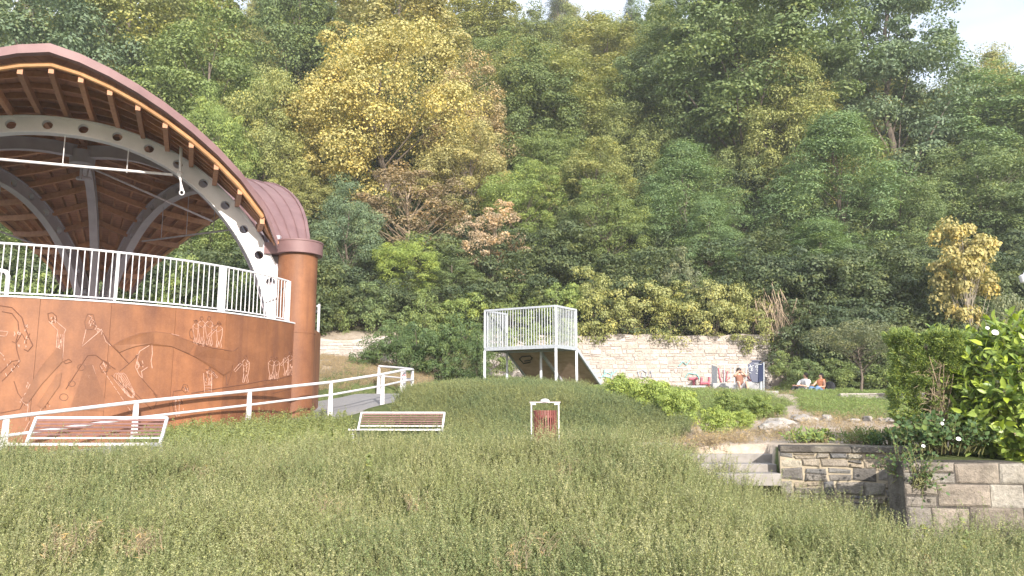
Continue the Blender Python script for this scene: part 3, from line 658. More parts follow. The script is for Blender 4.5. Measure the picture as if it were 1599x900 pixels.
# ---------------------------------------------------------------- benches
def bench(px, pyt, Y, rz, label, L=1.95, roll=0):
    p = at(px, pyt, Y); z0 = p.z - .80; t = empty('park_bench', (p.x, p.y, z0), label, 'bench', 'white framed benches on the path')
    T = Matrix.Rotation(rz, 4, 'Z')
    W = lambda x, y, z: (T @ Vector((x, y, z))) + Vector((p.x, p.y, z0))
    x = L / 2
    for sx in (-x, x):
        q = MB(); q.beam(W(sx, -.12, .38), W(sx, .12, .80), .038, .038, up=T @ Vector((1, 0, 0))); q.beam(W(sx, -.12, .40), W(sx, -.58, .43), .05, .05)
        q.beam(W(sx, -.45, .42), W(sx, -.5, 0), .05, .05, up=(1, 0, 0)); q.beam(W(sx, -.12, .42), W(sx, .05, 0), .05, .05, up=(1, 0, 0)); q.build('side_frame', M['white'], t)
    q = MB(); q.beam(W(-x, .12, .80), W(x, .12, .80), .034, .034); q.build('top_bar', M['white'], t)
    q = MB(); q.beam(W(-x, -.06, .50), W(x, -.06, .50), .024, .024); q.build('lower_bar', M['white'], t)
    q = MB(); q.beam(W(-x - .06, -.60, .43), W(x + .06, -.60, .43), .04, .035); q.build('seat_bar', M['white'], t)
    for k in range(5):
        f = (k + .6) / 5.2; q = MB(); a = W(-x + .03, -.045 + .16 * f, .52 + .27 * f); b = W(x - .03, -.045 + .16 * f, .52 + .27 * f)
        q.beam(a, b, .02, .030); q.build('back_slat', M['slat'], t, bevel=.004)
    for k in range(6):
        q = MB(); q.beam(W(-x + .03, -.16 - .075 * k, .425), W(x - .03, -.16 - .075 * k, .425), .055, .025); q.build('seat_slat', M['slat'], t)
bench(154, 652.5, 12.1, R(3), 'longer looking white framed bench before the rusty wall and ramp handrail')
bench(627, 644.5, 18.2, R(-7), 'smaller looking white framed bench half sunk in weeds below the end of the ramp railing', 1.95)
# ---------------------------------------------------------------- litter bin
p = at(851, 628, 14.5); bz = p.z - 1.06
t = empty('litter_bin', (p.x, p.y, bz), 'round maroon slatted litter bin with a small white domed lid', 'litter bin')
for sx in (-1, 1):
    q = MB(); q.box((p.x + sx * .248, p.y, bz + .52), (.022, .04, 1.04)); q.beam((p.x + sx * .262, p.y, bz + 1.03), (p.x + sx * .17, p.y, bz + 1.02), .06, .03); q.build('post', M['white'], t)
q = MB(); q.box((p.x, p.y, bz + 1.055), (.56, .09, .02)); q.build('crossbar', M['grey_steel'], t)
q = MB(); q.lathe((p.x, p.y, bz + 1.068), [(.085, 0), (.08, .025), (.05, .045), (.01, .052)], 20); q.build('lid', M['white'], t, True)
for k in range(28):
    a = 2 * math.pi * k / 28; q = MB(); c = Vector((p.x + .205 * math.cos(a), p.y + .205 * math.sin(a), bz + .50)); q.box(c, (.012, .024, .82), a); q.build('slat', M['bin_red'], t)
q = MB(); 
for z in (.2, .78): q.lathe((p.x, p.y, bz + z), [(.19, 0), (.197, 0), (.197, .04), (.19, .04)], 28)
q.build('hoop', M['bin_red'], t)
q = MB(); q.lathe((p.x, p.y, bz + .06), [(.17, 0), (.17, .03)], 20); q.build('bottom', M['grey_steel'], t)
# ---------------------------------------------------------------- skate platform
N_ = at(868, 541, 24.0); LF = at(757, 548.5, 25.2); zD = N_.z; LF.z = zD; RR = at(900, 548, 25.0); RR.z = zD; LB = LF + (RR - N_); LB.z = zD
t = empty('skate_platform', (N_.x, N_.y, gz(N_.x, N_.y)), 'raised grey metal platform caged by upright bars with a plywood ramp behind', 'platform')
q = MB()
q.add([N_ + Vector((0, 0, .05)), RR + Vector((0, 0, .05)), LB + Vector((0, 0, .05)), LF + Vector((0, 0, .05)), N_ + Vector((0, 0, .02)), RR + Vector((0, 0, .02)), LB + Vector((0, 0, .02)), LF + Vector((0, 0, .02))], [(0, 1, 2, 3), (7, 6, 5, 4), (0, 4, 5, 1), (1, 5, 6, 2), (2, 6, 7, 3), (3, 7, 4, 0)])
q.build('deck', M['ply'], t)
q = MB()
for a, b in ((N_, RR), (RR, LB), (LB, LF), (LF, N_)): q.beam(a, b, .07, .11)
q.build('deck_frame', M['galv'], t)
for c_ in (N_, RR, LF, LB, (RR + LB) / 2):
    q = MB(); g_ = gz(c_.x, c_.y) - .1; q.beam((c_.x, c_.y, g_), (c_.x, c_.y, zD - .05), .075, .075, up=(0, 1, 0)); q.build('leg', M['galv'], t)
HT = 1.24
for c_ in (N_, RR, LF, LB):
    q = MB(); q.beam((c_.x, c_.y, zD + .05), (c_.x, c_.y, zD + HT), .06, .06, up=(0, 1, 0)); q.build('corner_post', M['galv'], t)
fbar = None
def barrier(a, b, n_):
    q = MB(); q.beam(a + Vector((0, 0, HT)), b + Vector((0, 0, HT)), .06, .06); q.build('top_rail', M['galv'], t)
    for k in range(1, n_):
        c_ = a.lerp(b, k / n_); q = MB(); q.tube([(c_.x, c_.y, zD + .05), (c_.x, c_.y, zD + HT - .03)], .012, 6); q.build('bar', M['galv'], t)
barrier(LF, N_, 27); barrier(N_, RR, 13); barrier(LF, LB, 13); barrier(RR + (LB - RR) * .001, RR + (LB - RR) * .02, 1)
# ramp plane falls away behind
dr = (RR - N_).normalized(); dR = Vector((dr.x * 1.55, dr.y * 1.55, -1.08)); nrm = Vector((0, 0, .035))
a, b = RR, LB; c_, d_ = LB + dR, RR + dR
q = MB(); q.hexa([a, b, c_, d_, a + nrm, b + nrm, c_ + nrm, d_ + nrm]); q.build('ramp_board', M['ply'], t)
for e1, e2 in ((a, d_), (b, c_), ((a + b) / 2 - nrm * 2, (c_ + d_) / 2 - nrm * 2)):
    q = MB(); q.beam(e1, e2, .06, .1); q.build('ramp_beam', M['galv'], t)
q = MB()   # sprayed mark on the underside
def under(px, py):
    d = ray(px, py); n0 = (b - a).cross(dR); n0.normalize(); s_ = (a - Vector((0, 0, .012))).dot(n0) / d.dot(n0); return d * s_
for pl in ([(811, 561), (815, 557), (828, 556), (831, 559), (829, 562)], [(811, 561), (816, 566), (817, 568), (828, 566), (828, 563), (819, 564)]): q.tube([under(*w_) for w_ in pl], .022, 5)
q.build('spray_mark', M['paint_black'], t)
# ---------------------------------------------------------------- masonry
def masonry(name, p0, p1, ztop, zbot, hrow, lrow, thick, mstone, mmort, label, depthj=.03, gap=.011, coping=None, cmat=None, seed=1, curve=None, topfn=None):
    rs = random.Random(seed); p0 = Vector((*p0, 0)); p1 = Vector((*p1, 0)); L = (p1 - p0).length; d = (p1 - p0) / L; n = Vector((d.y, -d.x, 0))
    root = empty(name, tuple((p0 + p1) / 2 + Vector((0, 0, zbot))), label, 'wall')
    q = MB(); z = zbot
    pos = (lambda s_, o_, zz: p0 + d * s_ + n * o_ + Vector((0, 0, zz))) if curve is None else curve
    zt = ztop - (coping or 0)
    while z < zt - .02:
        h = min(rs.uniform(*hrow), zt - z); 
        if zt - z - h < hrow[0] * .5: h = zt - z
        x = -rs.uniform(0, lrow[0])
        while x < L:
            l = rs.uniform(*lrow); hs = [h] if rs.random() > .22 else [h * .5, h * .5]
            x0, x1 = max(x, 0), min(x + l, L)
            if x1 - x0 > .04:
                zz = z
                for hh in hs:
                    if topfn is None or zz + hh < topfn((x0 + x1) / 2):
                        g = gap / 2; j = lambda: rs.uniform(-.35, .35) * gap; pr = rs.uniform(0, depthj); e = min(.03, (x1 - x0) * .15, hh * .2)
                        xa, xb, za, zb = x0 + g + j(), x1 - g + j(), zz + g + j(), zz + hh - g + j()
                        def ring(ins, off): return [pos(xa + ins, off, za + ins), pos(xb - ins, off, za + ins), pos(xb - ins, off, zb - ins), pos(xa + ins, off, zb - ins)]
                        A, B, C_ = ring(0, 0), ring(e * .15, pr * .6 + .006), ring(e * .9, pr + .014)
                        jt = [(rs.uniform(-1, 1) * gap * 1.1, rs.uniform(-1, 1) * gap * .9) for _ in range(4)]
                        for Lr in (A, B, C_):
                            for v_, (ja, jb) in zip(Lr, jt): v_ += d * ja + Vector((0, 0, jb))
                        for v in C_: v += n * rs.uniform(-.008, .008)
                        r_ = rs.random(); q.grid([[*A, A[0]], [*B, B[0]], [*C_, C_[0]]], r_, flip=True); q.add(C_, [(0, 1, 2, 3)], r_)
                    zz += hh
            x += l
        z += h
    q.build('stonework', mstone, root)
    q = MB(); K = 30; rows = []
    for k in range(K + 1):
        s_ = L * k / K; tz = zt if topfn is None else min(zt, topfn(s_)); rows.append([pos(s_, .006, zbot), pos(s_, .006, tz), pos(s_, -thick, tz), pos(s_, -thick, zbot)])
    q.grid(rows, flip=True); q.add(rows[0], [(0, 1, 2, 3)]); q.add(rows[-1], [(3, 2, 1, 0)]); q.build('mortar', mmort, root)
    if coping:
        x = 0
        while x < L:
            l = rs.uniform(.45, .95); x1 = min(x + l, L); q = MB()
            dz = rs.uniform(-.006, .006); c_ = (pos(x, 0, 0) + pos(x1, 0, 0)) / 2 - n * thick / 2
            q.box((c_.x, c_.y, ztop - coping / 2 + dz), (x1 - x - .008, thick + .10, coping), math.atan2(d.y, d.x)); o = q.build('coping_stone', cmat, root, bevel=.012); x = x1
    return root, pos
z1 = at(1235, 697, 11.3).z
masonry('stone_wall', (3.79, 11.39), (5.58, 10.9), z1, -1.75, (.11, .2), (.16, .40), .38, M['stone_near'], M['mortar'], 'low wall of weathered grey rubble stones with dark flat coping beside the steps', .035, .016, seed=5, coping=.085, cmat=M['stone_dark'])
masonry('stone_wall', (4.66, 9.62), (6.02, 9.5), at(1480, 722, 9.6).z, -1.9, (.22, .36), (.3, .62), .5, M['stone_big'], M['stone_dark'], 'low wall of large brown blocks below the clipped hedge', .012, .012, seed=8)
masonry('stone_wall', (6.05, 9.62), (8.6, 9.35), at(1585, 727, 9.6).z, -1.9, (.26, .34), (.3, .5), .5, M['stone_far'], M['mortar'], 'pale stone wall end at the right edge below the laurel', .015, .014, seed=12)
# side return between the two near walls
q = MB(); q.beam((4.93, 9.85, -1.2), (5.5, 10.95, -1.2), .34, 1.06); tag(q.build('wall_return', M['stone_big'], bevel=.02), 'short brown return wall joining the rubble wall and the block wall', 'wall')
# long pale retaining wall at the foot of the wood
far_top = lambda s_: 3.42 + .05 * math.sin(s_ * 1.1) + .04 * math.sin(s_ * 3.3)
WF0, WF1 = (-1.5, 36.3), (11.9, 36.3)
masonry('retaining_wall', WF0, WF1, 3.5, .55, (.12, .24), (.16, .55), .5, M['stone_far'], M['mortar_far'], 'long pale limestone retaining wall with graffiti at the foot of the wood', .04, .022, seed=3, topfn=far_top)
wroot = bpy.data.objects['retaining_wall']
def stroke(parent, mat, pls, Y, r, name='graffiti'):
    q = MB()
    for pl in pls: q.tube([at(px, py, Y) for px, py in pl], r, 5)
    q.build(name, M[mat], parent)
YG = 36.23
stroke(wroot, 'paint_red', [[(1076, 592), (1089, 591)], [(1083, 592), (1084, 607)], [(1096, 590), (1094, 607)], [(1108, 589), (1107, 607)], [(1095, 599), (1108, 598)], [(1078, 605), (1090, 606)]], YG, .06)
stroke(wroot, 'paint_red', [[(1122, 575), (1124, 590), (1127, 597)], [(1130, 578), (1131, 596)], [(1136, 580), (1134, 596), (1140, 590)], [(1168, 588), (1172, 597), (1176, 586)]], YG, .03)
stroke(wroot, 'paint_teal', [[(938, 590), (948, 582), (955, 586), (964, 578)], [(944, 577), (943, 588), (954, 590), (956, 580)], [(1060, 572), (1066, 565), (1072, 570), (1078, 562)], [(1070, 590), (1075, 583), (1088, 585), (1092, 592)]], YG, .028)
stroke(wroot, 'paint_grey', [[(998, 588), (996, 581), (1003, 578), (1010, 582), (1008, 589), (1001, 588), (1003, 582)], [(1012, 589), (1016, 579), (1018, 589)], [(920, 590), (926, 584), (932, 590)]], YG, .03)
masonry('retaining_wall', (-9.9, 33.2), (-5.2, 33.2), 3.15, 1.9, (.13, .22), (.25, .6), .5, M['stone_far'], M['mortar_far'], 'short pale stone wall glimpsed between the corten column and the ivy mound', .04, .022, seed=4, topfn=lambda s_: 3.0 + .1 * math.sin(s_ * 1.7))
# crumbling rock face at the right end of that wall
def lump(name, c, rad, mat, label, cat, seed=0, parent=None, sub=4, amp=.22, build=True):
    bmx = bmesh.new(); bmesh.ops.create_icosphere(bmx, subdivisions=sub, radius=1)
    rs = np.random.default_rng(seed); F_ = rs.normal(0, 1, (9, 3)) * 1.7; ph = rs.uniform(0, 6.28, 9); F2 = rs.normal(0, 1, (9, 3)) * 5
    for v in bmx.verts:
        q_ = np.array(v.co); k = 1 + amp * np.sin(F_ @ q_ + ph).sum() / 3 + amp * .35 * np.sin(F2 @ q_ + ph).sum() / 3
        v.co = Vector((v.co.x * rad[0] * k, v.co.y * rad[1] * k, v.co.z * rad[2] * k))
    me = bpy.data.meshes.new(name); bmx.to_mesh(me); bmx.free(); me.materials.append(mat)
    o = link(name, me, parent); o.location = Vector(c); return tag(o, label, cat)
lump('ochre_outcrop', (12.9, 37.0, 1.9), (1.5, .9, 2.1), M['plaster'], 'crumbling ochre outcrop at the right end of the pale wall', 'outcrop', 5, sub=5, amp=.16)
# low step wall near the small tree
masonry('stone_wall', (9.9, 24.0), (12.6, 23.4), .5, -.1, (.09, .13), (.3, .7), .4, M['rock'], M['mortar_far'], 'low dry stone edging in the grass before the small tree', .03, .02, seed=21, topfn=lambda s_: .52)
# steps
zs = [at(1175, 693, 12.35).z, at(1165, 709.5, 12.0).z, at(1175, 725, 11.65).z, at(1180, 740, 11.3).z]
ys_ = [12.35, 12.0, 11.66, 11.32, 11.0]; t = empty('stone_steps', (3.3, 11.6, -1.5), 'worn grey stone steps beside the rubble wall', 'steps')
for i, z in enumerate(zs):
    x0 = at((1000, 1060, 1090, 1120)[i], 700, ys_[i]).x; x1 = (4.35, 4.02, 3.83, 3.78)[i]
    q = MB(); q.box(((x0 + x1) / 2, ys_[i] + .26, z - .085), (x1 - x0, .52, .17)); q.build('step', M['step'], t, bevel=.012)
# ---------------------------------------------------------------- skate furniture by the wall
q = MB(); a_ = at(1110, 606, 33.5); b_ = at(1120, 570, 33.5)
t = empty('skate_ramp', (a_.x, 33.5, gz(a_.x, 33.5)), 'pale grey skate ramp side panel with thin guard bars before the pale wall', 'skate ramp')
q.hexa([at(1111, 608, 33.6), at(1120, 608, 33.2), at(1120, 608, 34.6), at(1111, 608, 35.0), at(1111, 570, 33.6), at(1120, 573, 33.2), at(1120, 573, 34.6), at(1111, 570, 35.0)]); q.build('side_panel', M['galv'], t)
for px in (1131, 1141, 1147, 1155, 1165):
    q = MB(); q.tube([at(px, 608, 34.2), at(px, 569 + (px - 1120) * .02, 34.2)], .025, 6); q.build('bar', M['galv'], t)
q = MB(); q.tube([at(1120, 569.5, 34.2), at(1166, 570, 34.2)], .03, 6); q.build('top_rail', M['galv'], t)
q = MB(); a_ = at(1130, 607, 32.5); q.box((a_.x, 32.5, a_.z + .07), (1.0, .5, .28)); tag(q.build('concrete_bench', M['concrete'], bevel=.03), 'low concrete block left of the standing bather near the skate ramp', 'concrete block')
q = MB(); a_ = at(1176, 606, 31.0); q.box((a_.x, 31.0, a_.z + .02), (.62, .5, .44)); tag(q.build('concrete_block', M['concrete'], bevel=.03), 'square concrete block under the dark blue bin', 'concrete block')
q = MB(); a_ = at(1165, 612, 29.6); q.box((a_.x, 29.9, a_.z - .05), (2.1, 1.6, .14)); tag(q.build('concrete_slab', M['concrete'], bevel=.02), 'flat concrete slab in the grass below the blue bin', 'slab')
q = MB(); a_ = at(1083, 604, 31.5); q.box((a_.x, 31.5, a_.z + .0), (.9, .3, .07)); 
for sx in (-.35, .35): q.box((a_.x + sx, 31.5, a_.z - .2), (.06, .25, .36))
tag(q.build('metal_ledge', M['galv']), 'low metal grind ledge in front of the red graffiti', 'skate rail')
# blue bin on a post
Yb = 28.5; t = empty('pole_bin', tuple(at(1183, 612, Yb)), 'dark blue tapered bin with white scrawl on a metal pole', 'litter bin')
def outline(pts, y0, y1, dx):
    A = [at(px, py, y0) for px, py in pts]; B = [at(px, py, y0) + Vector((dx, y1 - y0, 0)) for px, py in pts]; return A, B
A = [at(*p_, Yb) for p_ in ((1167, 570), (1175, 564.5), (1185, 564.5), (1184, 598), (1174, 597), (1171, 589))]; B = [v + Vector((.17, .42, .0)) for v in A]
q = MB(); n_ = 6; q.add(A + B, [tuple(range(n_)), tuple(reversed(range(n_, 2 * n_)))] + [(i, n_ + i, n_ + (i + 1) % n_, (i + 1) % n_) for i in range(n_)]); q.build('bin_body', M['bin_blue'], t, bevel=.02)
q = MB(); q.hexa([v + Vector((dx_, dy_, 0)) for v, dx_, dy_ in ((at(1173, 565, Yb), 0, -.03), (at(1187, 565, Yb), 0, -.03), (at(1187, 565, Yb), .2, .45), (at(1173, 565, Yb), .2, .45))] + [v + Vector((dx_, dy_, .05)) for v, dx_, dy_ in ((at(1173, 565, Yb), 0, -.03), (at(1187, 565, Yb), 0, -.03), (at(1187, 565, Yb), .2, .45), (at(1173, 565, Yb), .2, .45))]); q.build('bin_lid', M['bin_blue'], t, bevel=.01)
q = MB(); q.hexa([at(1184.5, 597, Yb - .02), at(1192, 595, Yb + .3), at(1192, 595, Yb + .5), at(1184.5, 597, Yb + .5), at(1184.5, 567, Yb - .02), at(1192, 568, Yb + .3), at(1192, 568, Yb + .5), at(1184.5, 567, Yb + .5)]); q.build('side_panel', M['bin_blue'], t, bevel=.01)
q = MB(); q.tube([at(1188, 596, Yb + .2), at(1188, 614, Yb + .2)], .05, 8); q.tube([at(1192.5, 566, Yb + .6), at(1192.5, 613, Yb + .6)], .03, 8); q.build('pole', M['galv'], t)
stroke(t, 'paint_white', [[(1169, 575), (1172, 571), (1175, 575), (1172, 579), (1176, 578)], [(1171, 569), (1174, 580)], [(1170, 582), (1173, 583)], [(1172, 573), (1177, 571)]], Yb - .03, .008, 'scrawl')
stroke(t, 'paint_white', [[(1180, 572), (1183, 571), (1183, 575), (1180, 575), (1180, 572)], [(1180, 578), (1183, 577), (1182, 581)], [(1180, 583), (1183, 584)]], Yb - .03, .008, 'scrawl')
stroke(t, 'paint_white', [[(1178, 568.5), (1189, 569.5)]], Yb - .03, .008, 'scrawl')
# street lamp head at the right edge
p = at(1599, 436, 26); t = empty('street_lamp', (p.x + .45, p.y, gz(p.x, p.y)), 'white lamp head on a thin mast at the right edge above the laurel', 'street lamp')
q = MB(); q.lathe((p.x, p.y, p.z - .13), [(.10, 0), (.13, .04), (.15, .22), (.1, .27)], 16); q.build('lamp_head', M['white'], t, True)
q = MB(); q.tube([(p.x + .45, p.y, gz(p.x, p.y)), (p.x + .45, p.y, p.z + .5), (p.x + .2, p.y, p.z + .5), (p.x, p.y, p.z + .13)], .035, 8); q.build('mast', M['galv'], t, True)
# rocks
for i, (px, py, Y, rx, rz_) in enumerate([(1203, 668, 16.5, .34, .13), (1225, 664, 17, .4, .14), (1256, 662, 17.3, .38, .13), (1290, 660, 17.5, .22, .1), (1353, 660, 17.3, .13, .11), (1380, 664, 17.0, .2, .09), (1400, 667, 16.5, .2, .1), (1330, 664, 17, .2, .07), (1160, 672, 16, .3, .1), (1385, 655, 18, .14, .08)]):
    c_ = at(px, py, Y); c_.z = gz(c_.x, c_.y) + .03
    lump('rock', c_, (rx * .62, .16, rz_ * .72), M['rock'], ['flat pale rock just right of the pair of round lime bushes', 'broad pale rock second in the row on the dirt', 'broad pale rock in the middle of the row on the dirt', 'small rock right of the broad ones on the dirt', 'round pale boulder standing alone on the slope', 'low rock between the round boulder and the hedge', 'rock closest to the clipped hedge in the row', 'thin flat rock left of the round boulder', 'flat rock at the foot of the lime bushes', 'little rock behind the row near the hedge'][i], 'rock', 40 + i, sub=4, amp=.55)
# ---------------------------------------------------------------- people
def person(loc, sc, rz, joints, bones, label, clothes):
    """joints: name -> (x,y,z,r); one continuous skinned body; clothes: list of (name, material, joint list, extra radius)"""
    t = empty('person', loc, label, 'person'); T = Matrix.Rotation(rz, 3, 'Z')
    def skin(name, mat, sel, add):
        idx = {j: i for i, j in enumerate(sel)}; me = bpy.data.meshes.new(name)
        me.from_pydata([T @ Vector(joints[j][:3]) * sc for j in sel], [(idx[a], idx[b]) for a, b in bones if a in idx and b in idx], []); me.materials.append(mat)
        o = link(name, me, t); md = o.modifiers.new('skin', 'SKIN'); md.use_smooth_shade = True
        for j, i in idx.items():
            r_ = (joints[j][3] + add) * sc; me.skin_vertices[0].data[i].radius = (r_, r_)
        me.skin_vertices[0].data[0].use_root = True; s2 = o.modifiers.new('sub', 'SUBSURF'); s2.levels = 2; s2.render_levels = 2; return o
    skin('body', M['skin'], list(joints), 0)
    for nm, mat, sel, add in clothes: skin(nm, M[mat], sel, add)
    return t, T
def head_bits(t, T, sc, hc, face, hairlen=0):
    fv = T @ Vector(face).normalized(); c_ = T @ Vector(hc) * sc
    bmx = bmesh.new(); bmesh.ops.create_icosphere(bmx, subdivisions=3, radius=1)
    for v in bmx.verts:
        f = v.co.dot(fv)
        k = 1.0 if f < .25 else .84; v.co = Vector((v.co.x * .10 * k, v.co.y * .108 * k, v.co.z * .115)) * sc + c_ + Vector((0, 0, .025 * sc)) - fv * .018 * sc
        if hairlen and v.co.z < c_.z and f < .1: v.co.z -= hairlen * sc * (c_.z - v.co.z) / (.1 * sc); 
    me = bpy.data.meshes.new('hair'); bmx.to_mesh(me); bmx.free(); me.materials.append(M['hair']); me.polygons.foreach_set('use_smooth', np.ones(len(me.polygons), bool)); link('hair', me, t)
    q = MB(); s_ = Vector((fv.y, -fv.x, 0))
    for sg in (-1, 1):
        e = c_ + fv * .098 * sc + s_ * sg * .034 * sc + Vector((0, 0, .005)); q.box(e, (.016 * sc,) * 3)
    q.box(c_ + fv * .098 * sc + Vector((0, 0, -.055 * sc)), (.03 * sc, .03 * sc, .008 * sc)); o = MB(); o.v, o.f, o.r, o.m = q.v, q.f, q.r, q.m
    L_ = t.location; q.v = [tuple(Vector(v) + L_) for v in q.v]; q.build('face_features', M['hair'], t)
    q = MB(); nz = c_ + L_ + fv * .1 * sc; q.tube([nz + Vector((0, 0, .01 * sc)), nz + fv * .022 * sc + Vector((0, 0, -.03 * sc))], [.008 * sc, .014 * sc], 6); q.build('nose', M['skin'], t)
def seated(arms, lean=0.0, cross=False):
    J = {'pelvis': (0, 0, .12, .14), 'waist': (0, -.0 + lean * .3, .3, .12), 'chest': (0, lean * .7, .48, .145), 'neckb': (0, lean, .62, .07), 'neck': (0, lean * 1.05, .69, .052), 'head': (0, lean * 1.1 - .01, .79, .088), 'crown': (0, lean * 1.1, .87, .075)}
    B = [('pelvis', 'waist'), ('waist', 'chest'), ('chest', 'neckb'), ('neckb', 'neck'), ('neck', 'head'), ('head', 'crown')]
    for sg, s_ in ((-1, 'l'), (1, 'r')):
        sh, el, wr, hd = arms[s_]
        J.update({'sh' + s_: (*sh, .062), 'el' + s_: (*el, .042), 'wr' + s_: (*wr, .028), 'hd' + s_: (*hd, .034)})
        hv = Vector(hd) - Vector(wr); hv.normalize(); sd_ = hv.cross(Vector((0, .3, 1))).normalized()
        for k in range(4): 
            e = Vector(hd) + hv * (.07 + .01 * (k in (1, 2))) + sd_ * (.022 * (k - 1.5)); J[f'fi{k}{s_}'] = (*e, .0085); B.append(('hd' + s_, f'fi{k}{s_}'))
        e = Vector(hd) + hv * .02 + sd_ * -.05; J['th' + s_] = (*e, .01); B.append(('hd' + s_, 'th' + s_))
        B += [('neckb', 'sh' + s_), ('sh' + s_, 'el' + s_), ('el' + s_, 'wr' + s_), ('wr' + s_, 'hd' + s_)]
        kn = (sg * .16, -.42, .36) if not cross else (sg * .33, -.3, .13); an = (sg * .15, -.62, .06) if not cross else (-sg * .06, -.42, .07)
        J.update({'hip' + s_: (sg * .1, -.03, .11, .095), 'kn' + s_: (*kn, .06), 'an' + s_: (*an, .04), 'ft' + s_: (an[0], an[1] - .16, an[2] - .02, .035)})
        B += [('pelvis', 'hip' + s_), ('hip' + s_, 'kn' + s_), ('kn' + s_, 'an' + s_), ('an' + s_, 'ft' + s_)]
    return J, B
TORSO = ['waist', 'pelvis', 'chest', 'neckb', 'shl', 'shr']; PANTS = ['pelvis', 'hipl', 'hipr', 'knl', 'knr']
# bather before the skate ramp, sitting on the slab with both hands at the face
J, B = seated({'l': ((-.17, 0, .6), (-.24, -.2, .62), (-.08, -.2, .76), (-.05, -.13, .78)), 'r': ((.17, 0, .6), (.24, -.2, .60), (.10, -.2, .74), (.06, -.13, .77))})
p = at(1155, 609, 31.2); t, T = person((p.x, p.y, p.z - .06), 1.0, 0, J, B, 'person in rust brown top raising both hands to the face', [('top', 'cloth_brown', TORSO, .035), ('shorts', 'cloth_white', PANTS, .02)])
head_bits(t, T, 1, (0, -.01, .79), (0, -1, 0))
q = MB(); q.box((p.x, p.y + .1, p.z - .11), (1.0, .6, .14)); tag(q.build('concrete_block', M['concrete'], bevel=.02), 'pale low concrete seat under the person with raised hands', 'concrete block')
# two people on the grass, turned to the left
J, B = seated({'l': ((-.18, 0, .6), (-.26, -.18, .38), (-.2, -.36, .4), (-.18, -.43, .4)), 'r': ((.18, 0, .6), (.27, -.16, .36), (.16, -.34, .4), (.13, -.42, .4))}, .05)
p = at(1258, 617, 29.5); t, T = person((p.x, p.y, gz(p.x, p.y) - .02), .92, R(-68), J, B, 'person in white shirt with short dark hair sitting on the grass', [('shirt', 'cloth_white', TORSO + ['ell', 'elr'], .03), ('trousers', 'cloth_black', PANTS + ['anl', 'anr'], .018)])
head_bits(t, T, .92, (0, .045, .79), (0, -1, .1))
J, B = seated({'l': ((-.16, 0, .6), (-.22, -.2, .42), (-.14, -.36, .42), (-.12, -.43, .42)), 'r': ((.16, 0, .6), (.26, -.1, .36), (.2, -.3, .36), (.18, -.38, .36))}, .03)
p = at(1283, 617, 29.3); t, T = person((p.x, p.y, gz(p.x, p.y) - .02), .9, R(-60), J, B, 'person with long dark hair in orange top and blue trousers sitting on the grass', [('top', 'cloth_orange', TORSO, .03), ('trousers', 'cloth_blue', PANTS + ['anl', 'anr'], .02)])
head_bits(t, T, .9, (0, .03, .79), (0, -1, .1), .12)
q = MB(); g_ = gz(p.x + .32, p.y); q.lathe((p.x + .30, p.y - .05, g_), [(.10, 0), (.19, .05), (.2, .3), (.15, .45), (.05, .5)], 12); o = q.build('backpack', M['cloth_black'], None, True); tag(o, 'black rounded backpack on the grass behind the person in orange', 'backpack')
# ---------------------------------------------------------------- foliage builders
def leaves(P, Nn, size, asp, rs, droop=0.0, fold=False):
    """rhombic leaves at points P with normals Nn -> verts, faces"""
    n = len(P); a = rs.normal(0, 1, (n, 3)); a[:, 2] -= droop
    a -= Nn * (a * Nn).sum(1)[:, None]; a /= np.linalg.norm(a, axis=1)[:, None] + 1e-9
    b = np.cross(Nn, a); s = size * rs.uniform(.6, 1.3, (n, 1)); 
    V = np.stack([P - a * s * .5, P + b * s * asp * .5 + Nn * s * .08, P + a * s * .5, P - b * s * asp * .5 + Nn * s * .08], 1).reshape(-1, 3)
    return V, np.arange(4 * n).reshape(n, 4)
def unit(v): return v / (np.linalg.norm(v, axis=-1, keepdims=True) + 1e-9)
def clusters(cs, per, size, asp, rs, up=.5, droop=.3, rnd=.75, shellf=.75):
    """cs: (k,6) centre+radii"""
    k = len(cs); idx = np.repeat(np.arange(k), per); n = len(idx)
    d = unit(rs.normal(0, 1, (n, 3))); d[:, 2] = np.where(rs.random(n) < .55, np.abs(d[:, 2]), d[:, 2])
    rad = rs.uniform(shellf, 1.08, (n, 1)) ** 1; rad = np.where(rs.random((n, 1)) < .2, rs.uniform(.2, 1.3, (n, 1)), rad)
    P = cs[idx, :3] + d * cs[idx, 3:] * rad
    Nn = unit(d * 1.15 + np.array([0, 0, up]) + rs.normal(0, 1, (n, 3)) * rnd * .55)
    V, Fc = leaves(P, Nn, size, asp, rs, droop); rv = np.clip(rs.random(n) * .6 + .4 * rs.random(k)[idx], 0, 1); return V, Fc, rv
def limbs(mb, base, tops, r0, rs, trunk_to):
    """tapered trunk and a limb to each cluster"""
    bt = Vector(trunk_to); n = 7; b = Vector(base); pts = [b.lerp(bt, i / n) + Vector((rs.normal(0, .012), rs.normal(0, .012), 0)) * (bt - b).length * (i > 0) for i in range(n + 1)]
    mb.tube(pts, [r0 * (1 - .75 * i / n) * (1.25 if i == 0 else 1) for i in range(n + 1)], 9)
    for c in tops:
        c = Vector(c); f = min(max((c.z - b.z) / (bt.z - b.z) - .28, .25), .95); i = int(f * n); s_ = pts[i].lerp(pts[min(i + 1, n)], f * n - i)
        mid = s_.lerp(c, .5) + Vector((0, 0, -.05 * (c - s_).length)); rr_ = r0 * (1 - .75 * f) * .42
        mb.tube([s_, mid, c], [rr_, rr_ * .6, rr_ * .15], 5, cap=False)
SPEC = {}
